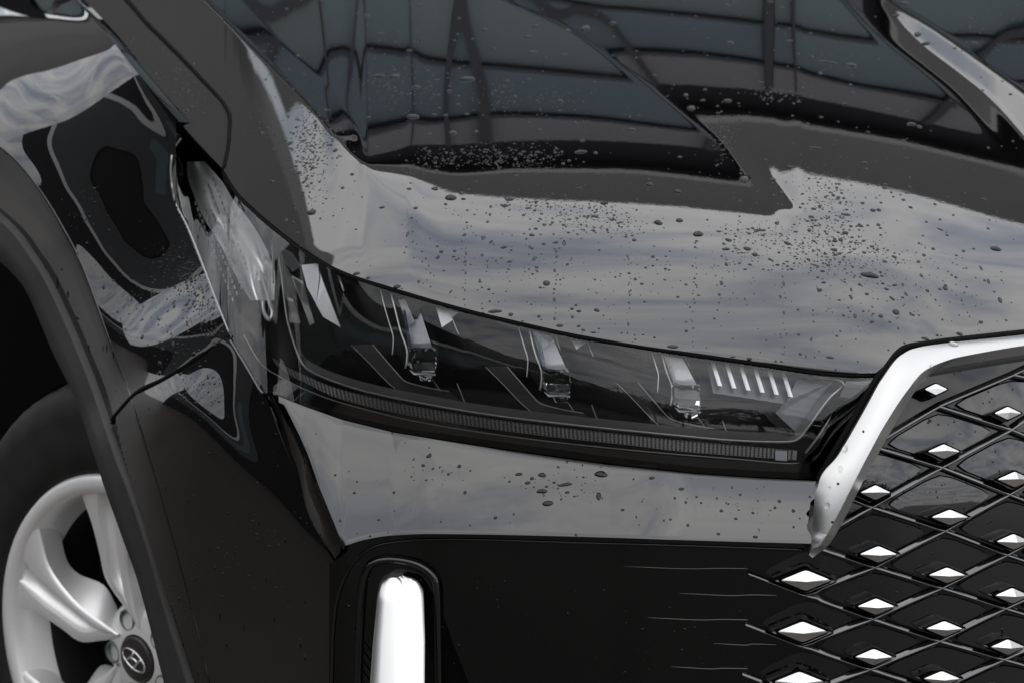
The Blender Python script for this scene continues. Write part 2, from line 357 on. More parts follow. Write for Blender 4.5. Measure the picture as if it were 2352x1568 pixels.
# ------------------------------------------------------------------ mesh helpers
def tag(o,label=None,cat=None,group=None,kind=None):
    if label: o['label']=label
    if cat: o['category']=cat
    if group: o['group']=group
    if kind: o['kind']=kind
    return o
def empty(name,parent=None,loc=(0,0,0)):
    o=bpy.data.objects.new(name,None); COL.objects.link(o); o.location=loc; o.empty_display_size=.1
    if parent: o.parent=parent
    return o
CLOSED={GLASS}
class MB:
    def __init__(s): s.v=[]; s.f=[]; s.n=0; s.smooth=[]
    def add(s,v,f,smooth=True):
        v=np.asarray(v,float).reshape(-1,3); s.v.append(v)
        for q in f: s.f.append(tuple(int(i)+s.n for i in q)); s.smooth.append(smooth)
        s.n+=len(v); return s
    def grid(s,P,mask=None,smooth=True):
        P=np.asarray(P,float); r,c=P.shape[:2]; i=np.arange(r*c).reshape(r,c)
        q=np.stack([i[:-1,:-1],i[:-1,1:],i[1:,1:],i[1:,:-1]],-1)
        a,b,c=P[:-1,:-1],P[:-1,1:],P[1:,:-1]; nn=np.cross(b-a,c-a); vv=np.array([0,0,ZC])-a
        if (nn*vv).sum()<0: q=q[...,::-1]
        if mask is not None: q=q[mask]
        return s.add(P,q.reshape(-1,4).tolist(),smooth)
    def tube(s,pts,r,seg=6,flat=None,cap=True,closed=False):
        p=np.asarray(pts,float); n=len(p); rr=np.broadcast_to(np.asarray(r,float),(n,))
        t=np.gradient(p,axis=0)
        if closed: t=np.roll(p,-1,0)-np.roll(p,1,0)
        t/=np.linalg.norm(t,axis=1,keepdims=True)+1e-12
        up=np.array([0.,-1.,.25]) if flat is None else np.asarray(flat,float); up/=np.linalg.norm(up)
        a=np.cross(t,up); a/=np.linalg.norm(a,axis=1,keepdims=True)+1e-12; b=np.cross(a,t)
        ang=np.arange(seg)*2*np.pi/seg
        ring=p[:,None]+rr[:,None,None]*(np.cos(ang)[None,:,None]*a[:,None]+np.sin(ang)[None,:,None]*b[:,None])
        f=[]
        m=n if closed else n-1
        for i in range(m):
            for j in range(seg):
                k=(j+1)%seg; i2=(i+1)%n
                f.append((i*seg+j,i*seg+k,i2*seg+k,i2*seg+j))
        if cap and not closed: f+= [tuple(range(seg-1,-1,-1)),tuple((n-1)*seg+j for j in range(seg))]
        return s.add(ring,f)
    def plate(s,poly,back,bevel=0.0,front=None):
        """a solid slab: outline poly (n,3), pushed by the vector back; an optional smaller raised face"""
        p=np.asarray(poly,float); n=len(p); bk=np.broadcast_to(np.asarray(back,float),p.shape); c=p.mean(0)
        if bevel>0:
            q=c+(p-c)*(1-bevel); top=q; mid=p+bk*.25; bot=p+bk
            f=[tuple(range(n))]
            for a,b in ((0,n),(n,2*n)):
                for i in range(n):
                    j=(i+1)%n; f.append((a+i,b+i,b+j,a+j))
            f.append(tuple(2*n+i for i in range(n-1,-1,-1)))
            return s.add(np.concatenate([top,mid,bot]),f,False)
        f=[tuple(range(n))]+[(i,n+i,n+(i+1)%n,(i+1)%n) for i in range(n)]+[tuple(n+i for i in range(n-1,-1,-1))]
        return s.add(np.concatenate([p,p+bk]),f,False)
    def build(s,name,m,parent=None,label=None):
        me=bpy.data.meshes.new(name); v=np.concatenate(s.v)
        me.from_pydata(v.tolist(),[],s.f); me.polygons.foreach_set('use_smooth',s.smooth); me.update()
        o=bpy.data.objects.new(name,me); COL.objects.link(o)
        if m in CLOSED:
            bm=bmesh.new(); bm.from_mesh(me); bmesh.ops.recalc_face_normals(bm,faces=bm.faces); bm.to_mesh(me); bm.free()
        if isinstance(m,(list,tuple)):
            for q in m: me.materials.append(q)
        else: me.materials.append(m)
        if parent: o.parent=parent
        if label: o['label']=label
        return o
def path(pts,n=40):
    """smooth resampled curve (centripetal Catmull-Rom) through 2-D or 3-D points"""
    p=np.asarray(pts,float)
    if len(p)<3:
        t=np.linspace(0,1,n)[:,None]; return p[0]+(p[-1]-p[0])*t
    e=np.concatenate([[2*p[0]-p[1]],p,[2*p[-1]-p[-2]]]); o=[]
    for i in range(1,len(e)-2):
        a,b,c,d=e[i-1:i+3]; t=np.linspace(0,1,12,endpoint=False)[:,None]
        o.append(.5*((2*b)+(-a+c)*t+(2*a-5*b+4*c-d)*t**2+(-a+3*b-3*c+d)*t**3))
    o=np.concatenate(o+[p[-1:]]); L_=np.concatenate([[0],np.cumsum(np.linalg.norm(np.diff(o,axis=0),axis=1))])
    s_=np.linspace(0,L_[-1],n); return np.stack([np.interp(s_,L_,o[:,k]) for k in range(o.shape[1])],-1)
def resamp(pts,n):
    p=np.asarray(pts,float); L_=np.concatenate([[0],np.cumsum(np.linalg.norm(np.diff(p,axis=0),axis=1))]); s_=np.linspace(0,L_[-1],n)
    return np.stack([np.interp(s_,L_,p[:,k]) for k in range(p.shape[1])],-1)
# ================================================================== the car
CAR=empty('parked_car',None,(0,3.2,0)); CAR.location=(0,0,0)
tag(CAR,'glossy black car covered in rain drops with slim headlight and diamond studded grille','car')
# ---- flank: wing and bumper corner
sx,sy,SPX,SPY,ST,SW,SY,SPP,SN,SR,SPH=side_field(False,9)
def side_Y(px,py):
    px=np.clip(np.asarray(px,float),sx[0],sx[-1]-.01); py=np.clip(np.asarray(py,float),sy[0],sy[-1]-.01)
    i=((py-sy[0])/STEP).astype(int); j=((px-sx[0])/STEP).astype(int); u=(px-sx[j])/STEP; v=(py-sy[i])/STEP
    # cubic B-spline lookup keeps the mirror image free of facets
    def bw(t): return np.stack([(1-t)**3/6,(3*t**3-6*t*t+4)/6,(-3*t**3+3*t*t+3*t+1)/6,t**3/6],-1)
    bu,bv=bw(u),bw(v); r=0
    for a in range(4):
        for b in range(4):
            r=r+bv[...,a]*bu[...,b]*SY[np.clip(i+a-1,0,len(sy)-1),np.clip(j+b-1,0,len(sx)-1)]
    return r
fpx,FPX,FPY,fbot,ftop=fender_grid(4)
FP=at(FPX,FPY,side_Y(FPX,FPY))
mb=MB(); 
fmask=(FPY[:-1,:-1]+FPY[1:,1:])/2>np.broadcast_to(ftop,FPX.shape)[:-1,:-1]
mb.grid(FP,fmask)
# rolled lower edge of the wing at the bumper joint
lip=FP[0]; mb.grid(np.stack([lip,lip+np.array([.004,.012,-.004]),lip+np.array([.02,.03,0])]))
WING=mb.build('front_wing',PAINT,CAR)
# ---- bonnet and the top of the wing, one continuous skin split by the shut line
GAPB=[(200,-90),(290,0),(333,50),(400,117),(467,187),(505,228),(520,250),(528,272),(527,300),(525,333),(518,370),(513,392)]
hpx,HPX,HPY,hbot=hood_grid(4)
HT=blur(hood_target(HPX,HPY),1)
Yb=edge_Y(hpx)
HP,HN,HR,HPH,HERR=solve(HPX,HPY,HT,Yb,'back',iters=1,k=0)
HP=even_out(HPX,HPY,HP,[(730,800,960,1080)],36)
# trim the skin to its real front edge (it steps up over the grille)
realbot=np.where(hpx<1560,hbot,pl(EDGE,hpx)); tt=(HPY[0]-HPY)/(HPY[0]-HPY[-1])
nPY=realbot+(HPY[-1]-realbot)*tt
nY=np.empty_like(nPY)
for j in range(len(hpx)): nY[:,j]=np.interp(nPY[:,j],HPY[::-1,j],HP[::-1,j,1])
chg=hpx>=1560
HPY=np.where(chg,nPY,HPY); HP=np.where(chg[None,:,None],at(HPX,nPY,nY),HP)
gb=np.array(GAPB,float)
cxm=(HPX[:-1,:-1]+HPX[1:,1:])/2; cym=(HPY[:-1,:-1]+HPY[1:,1:])/2
gx=np.interp(cym,gb[:,1],gb[:,0]); gx=np.where(cym>392,-1e3,gx)
onwing=cxm<gx
mb=MB(); mb.grid(HP,~onwing)
sel=hpx>=513; lip=HP[0][sel]; mb.grid(np.stack([lip,lip+np.array([0,.003,-.004]),lip+np.array([0,.016,-.010])]))
BONNET=mb.build('bonnet',PAINT,CAR)
mb=MB(); mb.grid(HP,onwing); WTOP=mb.build('wing_top',PAINT,CAR)
from_h=lambda px,py: None
def hood_at(px,py):
    """nearest point of the bonnet skin on the ray of a traced point"""
    j=int(np.clip(round((px-hpx[0])/4),0,len(hpx)-1)); Yc=np.interp(py,HPY[::-1,j],HP[::-1,j,1]); return at(px,py,Yc)
g2=path(GAPB,60); mb=MB(); mb.tube(np.array([hood_at(a,b) for a,b in g2]),np.interp(np.arange(60),[0,59],[.0042,.0026]),6)
mb.build('shut_line',SEAL,BONNET)
a2=path([(190,22),(250,85),(327,182),(405,272)],40); mb=MB(); mb.tube(np.array([hood_at(a,b+2) for a,b in a2]),.0016,6); mb.build('crease_trim',PAINT,WING)
ax=np.arange(100,420,8.); fa=at(ax,cr(LINE_A,ax),side_Y(ax,cr(LINE_A,ax))); ha=np.array([hood_at(a,b-3) for a,b in zip(ax,cr(LINE_A,ax))])
mb=MB(); mb.grid(np.stack([fa,fa+np.array([.012,.02,-.004]),ha+np.array([0,0,-.01]),ha])); mb.build('wing_flange',PAINT,WING)
# ---- bumper corner
cpx=np.arange(250,812,4.); 
CTOP=BGAP+[(257,961),(560,835),(590,885),(610,906),(640,985),(663,1045),(720,1180),(770,1285),(800,1300)]
ctop=cr(sorted(set([(250,968),(257,961)]+[c for c in CTOP if c[0]>=300])),cpx)+5
t=np.linspace(0,1,180)[:,None]; CPX=np.broadcast_to(cpx,(180,len(cpx))).copy(); CPY=ctop+(1660-ctop)*t
CP3=at(CPX,CPY,side_Y(CPX,CPY)); cm=(CPX[:-1,:-1]>np.interp(CPY[:-1,:-1],[900,1045,1568,1660],[250,280,449,480]))
mb=MB(); mb.grid(CP3,cm); lip=CP3[0]; mb.grid(np.stack([lip,lip+np.array([.004,.012,-.004]),lip+np.array([.02,.03,0])]))
BUMPER=mb.build('bumper_corner',PAINT,CAR)
g3=path([(259,960),(317,899),(383,866),(467,812),(527,770)],40); mb=MB(); mb.tube(np.array([at(a,b+3,side_Y(a,b+3)+.006) for a,b in g3]),.0042,6); mb.build('shut_line',SEAL,BUMPER)
# ---- wheel arch: painted lip, plastic cladding, liner
FE=[(-160,240),(-60,300),(0,337),(50,383),(100,450),(143,522),(187,609),(253,786),(300,906),(345,1050),(395,1230),(440,1400),(480,1568),(500,1660)]
TE=[(-190,300),(-110,400),(-40,455),(37,522),(80,580),(123,649),(187,789),(233,906),(280,1045),(312,1128),(353,1252),(393,1395),(447,1568),(470,1660)]
IE=[(-220,420),(-120,510),(-50,560),(0,592),(45,635),(77,682),(130,806),(180,909),(227,1045),(250,1118),(290,1230),(330,1345),(387,1568),(408,1660)]
NA=90; fe=path(FE,NA); te=path(TE,NA); ie=path(IE,NA)
fY=side_Y(fe[:,0],fe[:,1])-.002
f3=at(fe[:,0],fe[:,1],fY)
side_n=np.array([-.85,-.53,0]); inw=-side_n
def onplane(pts,base,n):
    # the traced edge laid on the flat face that runs through the neighbouring edge
    n=np.asarray(n,float); d=at(pts[:,0],pts[:,1],np.ones(len(pts))); c=np.array([0,0,ZC]); d=d-c; tt=((base-c)@n)/(d@n); return c+d*tt[:,None]
t3=onplane(te,f3,(-.85,-.53,-.16)); i3=onplane(ie,t3+side_n*.006,(-.85,-.53,.10))
mb=MB(); mb.grid(np.stack([f3+inw*.006,f3+inw*.001,f3+(t3-f3)*.03,f3+(t3-f3)*.5,t3])); mb.build('arch_lip',PAINT,WING)
mb=MB(); mb.grid(np.stack([t3+inw*.01,t3+side_n*.006,t3+side_n*.0085+(i3-t3)*.07]))
mb.grid(np.stack([t3+side_n*.0085+(i3-t3)*.07,i3*.5+t3*.5+side_n*.008,i3+side_n*.006,i3]))
mb.grid(np.stack([i3,i3+inw*.012,i3+inw*.06])); ARCH=mb.build('wheel_arch_trim',TRIMP,CAR)
mb=MB(); mb.grid(np.stack([i3+inw*.06,i3+inw*.25,i3+inw*.45]))
c0=i3+inw*.45; mb.grid(np.stack([c0,c0.mean(0)+ (c0-c0.mean(0))*.1+np.array([-.5,.3,-.4])]))
hubc=np.array([-.49,3.35,.345]); bw=hubc+inw*.42
mb.add([bw+np.array([-1.8*.53,1.8*.85,-.6]),bw+np.array([.30*.53,-.30*.85,-.6]),bw+np.array([.30*.53,-.30*.85,.5]),bw+np.array([-.3*.53,.3*.85,.62]),bw+np.array([-1.8*.53,1.8*.85,1.0])],[(0,1,2,3,4)])
mb.build('arch_liner',LINER,CAR)
# ================================================================== headlight
HB=[(527,769),(540,795),(567,842),(597,893),(612,903),(640,908),(700,932),(784,962),(901,991),(1034,1013),(1184,1036),(1400,1066),(1600,1087),(1750,1097),(1880,1103),(2008,868)]
def lens_top(px): 
    a=cr([(395,322),(402,306),(418,310),(465,354),(513,403)],px); b=pl(EDGE,px)+11
    return np.where(px<513,a,b)
def lens_bot(px):
    h=np.array([(395,335),(397,440),(403,475),(427,523),(467,622),(500,709),(527,769)],float)
    return np.where(px<527,np.interp(px,h[:,0],h[:,1]),pl(HB,px))
LT_Y=lambda px: edge_Y(px)-.006
LB_PLAN=[(527,2.915),(612,2.855),(700,2.825),(784,2.80),(1000,2.742),(1300,2.688),(1600,2.655),(1880,2.656),(1945,2.668),(2008,2.681)]
LB_Y=lambda px: np.where(px<527,side_Y(np.clip(px,0,527),lens_bot(np.clip(px,395,527))),cr(LB_PLAN,px))-.002
def lens_Y(px,py):
    px=np.asarray(px,float); py=np.asarray(py,float)
    a,b=lens_top(px),lens_bot(px); v=np.clip((py-a)/np.maximum(b-a,1),-.2,1.2)
    return lerp(LT_Y(px),LB_Y(px),v)-.05*np.clip(v*(1-v),-.1,1)*np.clip((b-a)/330,0,1)
def inl(px,py,d=0.): return at(px,py,lens_Y(px,py)+d)
lpx=np.concatenate([np.arange(396,2005,4.),[2006]])
t=np.linspace(0,1,90)[:,None]
def lens_grid(d=0,grow=0):
    a=lens_top(lpx)-grow; b=lens_bot(lpx)+grow; b=np.maximum(b,a+4)
    PX=np.broadcast_to(lpx,(90,len(lpx))); PY=a+(b-a)*t
    return at(PX,PY,lens_Y(PX,np.clip(PY,a+grow,b-grow))+d)
mb=MB(); G=lens_grid(.085,0); mb.grid(G); 
o=np.concatenate([G[0],G[1:,-1],G[-1,::-1][1:],G[::-1,0][1:]]); G2=lens_grid(.004,5); o2=np.concatenate([G2[0],G2[1:,-1],G2[-1,::-1][1:],G2[::-1,0][1:]])
mb.grid(np.stack([o,o2])); LAMP=mb.build('headlight',HOUSE,CAR)
mb=MB(); mb.grid(lens_grid(0,0)); LENSO=mb.build('lamp_cover',LENS,LAMP)
# black border printed round the cover: a thin inner frame
def band(outer,inner,d,n=160):
    a=path(outer,n); b=path(inner,n); return np.stack([inl(a[:,0],a[:,1],d),inl(b[:,0],b[:,1],d)])
low_out=[(x,y-3) for x,y in HB[4:-1]]
low_in=[(650,868),(700,892),(784,922),(901,950),(1034,972),(1184,1003),(1400,1032),(1600,1051),(1750,1060),(1830,1066),(1862,1062)]
mb=MB(); mb.grid(band(low_out,low_in,.010)); mb.grid(band([(1880,1098),(2003,872)],[(1862,1062),(1945,872)],.010,30))
mb.build('lamp_border',GLOSS,LAMP)
# bright frame line
fr=[(640,588),(648,640),(655,700),(664,750),(690,826),(717,853),(784,881),(884,908),(1084,945),(1284,971),(1568,1000),(1701,1011),(1812,1013),(1838,1003),(1850,988),(1901,918),(1936,885),(1934,871),(1921,864)]
p=path(fr,170); P3=inl(p[:,0],p[:,1],.018)
mb=MB(); mb.tube(P3,.0017,6); q=P3+np.array([0,.02,.0045]); mb.grid(np.stack([P3,q])); mb.build('frame_line',LINE,LAMP)
p=path([(1880,866),(1925,872),(1942,890),(1935,915),(1880,1000),(1850,1040)],60); mb=MB(); mb.tube(inl(p[:,0],p[:,1],.012),.0013,5); mb.build('frame_line',LINE,LAMP)
# light bar with its prisms
bt=path([(623,819),(660,842),(700,861),(784,894),(951,932),(1184,969),(1451,999),(1568,1011),(1831,1034)],260); bb=path([(633,836),(665,860),(700,878),(784,916),(951,956),(1184,992),(1451,1022),(1568,1036),(1829,1056)],260)
A=inl(bt[:,0],bt[:,1],.03); B=inl(bb[:,0],bb[:,1],.026)
mb=MB(); mb.grid(np.stack([A,B])); BAR=mb.build('light_bar',RIB,LAMP)
mb=MB()
for i in range(0,258,2):
    for k in range(4):
        a0=lerp(A[i],B[i],(k+.08)/4); a1=lerp(A[i+1],B[i+1],(k+.08)/4); b1=lerp(A[i+1],B[i+1],(k+.85)/4); b0=lerp(A[i],B[i],(k+.85)/4)
        c_=(a0+a1+b1+b0)/4+np.array([0,-.0035,.0008])
        mb.add([a0,a1,b1,b0,c_],[(0,1,4),(1,2,4),(2,3,4),(3,0,4)],False)
pr=mb.build('light_bar_prisms',RIB,BAR); pr['kind']='stuff'
mb=MB()
for k in range(6):
    y0=1037+k*3.4; pts=[(1781,y0),(1808,y0+1.5),(1808,y0+3.4),(1781,y0+1.9)]
    mb.plate(inl(np.array([a for a,_ in pts]),np.array([b for _,b in pts]),np.array([.026,.026,.021,.021])),(0,.004,.001))
mb.build('bar_end_reflector',LAMPWHT,BAR)
p=path([(560,770),(600,835),(650,868),(700,893),(784,924),(951,966),(1184,1003),(1451,1033),(1700,1054),(1800,1063),(1838,1062)],140); mb=MB(); mb.tube(inl(p[:,0],p[:,1],.009),.0008,5); mb.build('seam_line',LINE,LAMP)
# ---- projector units
def unit(dx,dy,sc=1.0,mask=0):
    def Q(pts,d):
        p=np.array(pts,float); x=970+(p[:,0]-970)*sc+dx; y=830+(p[:,1]-830)*sc+dy
        return inl(x,np.maximum(y,lens_top(x)+2),d)
    mb=MB()
    pl_o=[(806,792),(840,825),(881,868),(905,890),(930,906),(1000,917),(1070,930)]; pl_i=[(855,790),(885,825),(919,864),(930,874),(945,880),(985,890),(1031,898)]
    a=path(pl_o,30); b=path(pl_i,30)
    mb.grid(np.stack([Q(a,.038),Q(b,.046)])); mb.grid(np.stack([Q(b,.046),Q(b,.060)])); U=mb.build('projector_plate',HOUSE2,LAMP)
    mb=MB(); mb.tube(Q(b,.045),.0007,5); mb.tube(Q(a,.0375),.0005,5); mb.tube(Q(path([(1050,879),(1060,905),(1070,930)],8),.037),.0007,5)  # pale tubes stand in for light caught along the plate edges
    mb.tube(Q(path([(985,862),(1000,880),(1012,898)],8),.044),.0006,5); mb.build('lit_plate_edge',LINE,U)
    # fins left of the crystal
    mb=MB(); mb.tube(Q(path([(871,650),(882,700),(896,748),(903,772),(903,790),(901,815)],26),.022),.0007,5); mb.tube(Q(path([(892,650),(905,700),(920,760),(934,800),(934,830),(931,845)],26),.020),.0011,5)
    mb.build('guide_rib',LAMPSIL,U)
    mb=MB(); f1=path([(874,655),(885,700),(898,748),(905,772),(905,800)],20); f2=path([(893,655),(906,700),(921,760),(933,800),(931,842)],20); mb.grid(np.stack([Q(f1,.024),Q(f2,.021)])); mb.build('guide_wall',HOUSE2,U)
    # clear crystal block
    fr_=[(936,802),(950,806),(990,806),(1001,813),(1004,838),(1002,858),(985,858),(950,855),(936,843)]
    mb=MB(); mb.plate(Q(fr_,.008),(0,.026,.006),.10); 
    tp=[(912,672),(958,680),(994,800),(939,800)]; mb2=MB(); mb2.plate(Q(tp,.010),(0,.008,.003),.04); mb2.build('crystal_guide',LENS,U)
    mb.plate(Q([(963,861),(996,861),(994,873),(980,877),(966,872)],.016),(0,.014,.003),.12)
    mb.build('crystal',GLASS,U)
    mb=MB()
    mb.add(np.concatenate([Q([(930,735),(946,801)],[.034,.022]),Q([(968,803),(958,735)],[.020,.036]),Q([(968,716),(994,804)],[.040,.022])]),[(0,1,2,3),(3,2,5,4)],False)
    mb.add(Q([(915,690),(930,686),(952,738),(938,752)],[.038,.038,.026,.026]),[(0,1,2,3)],False)
    mb.add(Q([(953,838),(968,829),(985,832),(984,842),(968,837)],.045),[(0,1,2,3,4)],False)
    mb.add(Q([(962,862),(994,862),(991,874),(966,873)],.034),[(0,1,2,3)],False)
    mb.add(Q([(940,848),(952,855),(1000,858),(1000,862),(950,860)],.018),[(0,1,2,3,4)],False)
    mb.build('crystal_reflector',LAMPWHT,U)
    mb=MB(); mb.plate(Q([(926,716),(931,712),(945,795),(940,797)],.017),(0,.004,0)); mb.build('prism_strip',mat_prism,U)
    mb=MB(); mb.tube(Q([(968,828),(968,846)],.038),[.006,.0055],10); mb.build('led_lens',GLOSS,U)
    if mask<2:
        mb=MB(); wd=[(1000,690),(1028,694),(1040,735),(1015,752)] 
        mb.add(Q(wd,.036),[(0,1,2,3)],False); mb.build('side_reflector',LAMPSIL,U)
        mb=MB(); mb.add(np.concatenate([Q([(1024,696),(1054,700)],.022),Q([(1038,730)],.03)]),[(0,1,2)],False); mb.build('corner_reflector',LAMPWHT,U)
        mb=MB(); mb.tube(Q(path([(1038,728),(1046,750),(1054,768)],8),.030),.0006,5); mb.build('guide_rib',LAMPSIL,U)
    return U
mat_prism=mat('prism_blue',(.035,.075,.13),.15)
unit(0,0); unit(309,50); unit(609,86,1.0,2)
# right-hand reflector panel and its six fins
mb=MB()
for k in range(6):
    x=1632+k*32.5; y=858+k*5.0
    q=[(x,y-40),(x+9,y-38),(x+27,y+28),(x+17,y+27)]
    q=[(a,max(b,float(lens_top(np.array(a)))+3)) for a,b in q]
    n_=np.array(q,float); mb.plate(inl(n_[:,0],n_[:,1],.030),(0,.018,.002))
    n_=np.array([(x+12,y-2),(x+17,y),(x+27,y+28),(x+20,y+27)],float); mb.plate(inl(n_[:,0],n_[:,1],.0285),(0,.0012,0))
mb2=mb; F_=mb.build('reflector_fins',LAMPSIL,LAMP)
mb=MB()
for k in range(7):
    x=1622+k*32; y=862+k*5; n_=np.array([(x,y-44),(x+30,y-40),(x+48,y+44),(x+16,y+40)],float); n_[:,1]=np.maximum(n_[:,1],lens_top(n_[:,0])+2); mb.add(inl(n_[:,0],n_[:,1],.046),[(0,1,2,3)],False)
mb.build('reflector_bowl',DARKGLASS,LAMP)
n_=np.array([(1830,872),(1915,874),(1835,1009),(1774,956),(1808,920)],float); mb=MB(); mb.plate(inl(n_[:,0],n_[:,1],.036),(0,.004,0)); mb.build('turn_panel',DARKGLASS,LAMP)
n_=np.array([(1740,930),(1778,952),(1833,1004),(1826,1012),(1770,968)],float); mb=MB(); mb.plate(inl(n_[:,0],n_[:,1],.028),(0,.010,.002)); mb.build('divider',HOUSE2,LAMP)
# left chamber: bright reflectors behind the frame line
def flat(name,pts,d,m,par=LAMP):
    n_=np.array(pts,float); dd=np.broadcast_to(np.asarray(d,float),(len(n_),)); b=MB(); b.add(np.concatenate([inl(n_[:,0],n_[:,1],dd),inl(n_[:,0],n_[:,1],dd)+np.array([0,.003,.001])]),[tuple(range(len(n_))),tuple(range(2*len(n_)-1,len(n_)-1,-1))]+[(i,len(n_)+i,len(n_)+(i+1)%len(n_),(i+1)%len(n_)) for i in range(len(n_))],False); return b.build(name,m,par)
flat('reflector_sheet',[(693,612),(731,608),(733,640),(726,698),(705,660)],[.024,.024,.022,.016,.020],LAMPWHT)
flat('reflector_sheet',[(733,622),(745,656),(782,752),(742,728),(726,700)],[.026,.026,.016,.014,.016],LAMPSIL)
flat('ribbed_reflector',[(656,683),(672,690),(690,742),(666,741)],[.03,.03,.02,.02],LAMPSIL)
flat('ribbed_reflector',[(670,636),(696,650),(722,742),(712,748)],[.028,.028,.018,.016],LAMPSIL)
flat('reflector_sheet',[(645,570),(672,585),(690,612),(672,625),(652,600)],[.03,.03,.03,.04,.04],DARKGLASS)
mb=MB()
for k in range(9):
    a,b=np.array([660+k*1.8,690+k*.6]),np.array([668+k*2.6,740.]); mb.tube(inl(np.array([a[0],b[0]]),np.array([a[1],b[1]]),np.array([.029,.019])),.0005,4)
for k in range(9):
    f_=k/8.; a,b=np.array([674+f_*20,640+f_*12]),np.array([712+f_*10,746-f_*4]); mb.tube(inl(np.array([a[0],b[0]]),np.array([a[1],b[1]]),np.array([.026,.0155])),.0006,4)
mb.build('reflector_ribs',LINE,LAMP)
mb=MB(); mb.tube(inl(np.array([776,790]),np.array([628,668]),.03),.0012,5); mb.build('guide_rib',LAMPSIL,LAMP)
# tail of the lamp: pale curved reflector with rows of dots
u=np.linspace(0,1,40); la=path([(430,372),(432,410),(446,450),(470,505),(505,560),(545,640),(575,690)],40); ra=path([(470,372),(512,420),(536,460),(572,505),(606,560),(630,620),(630,690)],40)
rows=[]
for k in range(14):
    f_=k/13; pp=la+(ra-la)*f_; rows.append(inl(pp[:,0],pp[:,1],.035+.02*math.cos(f_*9)*(.5)+.012*np.sin(u*11+f_*5)))
mb=MB(); mb.grid(np.array(rows)); TAIL=mb.build('tail_reflector',LAMPSIL,LAMP)
mb=MB()
for r_ in range(5):
    for k in range(17):
        f_=k/16; x=448+f_*85+r_*10; y=468+f_*220-r_*14
        n_=np.array([(x-1.2,y-4),(x+1.8,y-3),(x+3,y+4),(x,y+4)]); mb.plate(inl(n_[:,0],n_[:,1],.016),(0,.002,0))
dt=mb.build('tail_dots',LINE,TAIL); dt['kind']='stuff'
p=path([(590,610),(604,640),(618,690),(626,720),(618,735),(606,715),(604,690)],30); mb=MB(); mb.tube(inl(p[:,0],p[:,1],.03),.0028,6); mb.build('tail_loop',LAMPSIL,LAMP)
p=path([(625,552),(627,600),(628,650)],12); mb=MB(); mb.tube(inl(p[:,0],p[:,1],.015),.0012,5); mb.build('frame_line',LINE,LAMP)
p=path([(416,318),(398,345),(392,385),(394,420),(404,470),(431,523),(471,622),(504,709),(526,764)],60); mb=MB(); mb.tube(inl(p[:,0],p[:,1],-.001),.0013,6); mb.build('lamp_edge_trim',LINE,LAMP)
p=path([(530,782),(567,842),(597,893),(606,903)],30); mb=MB(); mb.tube(inl(p[:,0]-2,p[:,1],-.004),.0022,6); mb.build('lamp_edge_trim',PAINT,LAMP)
p=path([(513,398),(545,448),(585,488),(625,523),(700,580),(784,628),(904,668),(1071,716),(1187,744),(1334,776),(1568,813),(1718,834),(1868,857),(1960,864),(2006,864)],160); mb=MB(); mb.tube(inl(p[:,0],p[:,1],.006),.0034,6); mb.build('rubber_seal',SEAL,LAMP)
# ================================================================== bumper shelf under the lamp
STL=[(612,909),(653,929),(687,999),(707,1045),(733,1122),(777,1232),(793,1252)]
STB=[(793,1252),(839,1238),(896,1229),(988,1225),(1088,1226),(1350,1232),(1568,1239),(1735,1244),(1850,1247),(1880,1248)]
spx=np.arange(640,1879,4.); 
stop=pl(HB,spx)+1; stop=np.minimum(stop,1104)
sl_=np.interp(spx,[p_[0] for p_ in STL],[p_[1] for p_ in STL]); sb_=np.where(spx<793,sl_,cr(STB,spx)); sb_=np.maximum(sb_,stop+1)
t=np.linspace(0,1,80)[:,None]; XP=np.broadcast_to(spx,(80,len(spx))); YP=stop+(sb_-stop)*t
depth=(YP-stop)
ss=np.radians(np.interp(depth/np.maximum(sb_-stop,8),[0,.06,.95,.985,1],[32,36,41,58,78]))
Y0=cr(LB_PLAN,spx)-.004
STRIPY=integrate(YP,ss,Y0); ST3=at(XP,YP,STRIPY)
mb=MB(); mb.grid(ST3); top=ST3[0]; mb.grid(np.stack([top+np.array([0,.03,-.012]),top+np.array([0,.002,-.003]),top]))
e=ST3[:,-1]; mb.grid(np.stack([e,e+np.array([.002,.004,-.001]),e+np.array([.001,.03,0])]))
SHELF=mb.build('bumper_shelf',PAINT,CAR)
# turned-down side of the shelf
j0=np.argmin(abs(spx-793)); sedge=np.array([ST3[-1,i] for i in range(0,j0+1)])
redge=path([(613,905),(633,972),(663,1045),(700,1180),(765,1287)],len(sedge)); r3=at(redge[:,0],redge[:,1],side_Y(redge[:,0],redge[:,1])+.004)
mb=MB(); mb.grid(np.stack([sedge,sedge*.97+r3*.03+np.array([0,.006,-.006]),sedge*.5+r3*.5+np.array([.004,.012,0]),r3])); mb.build('shelf_side',PAINT,SHELF)
front=ST3[-1,j0:]; 
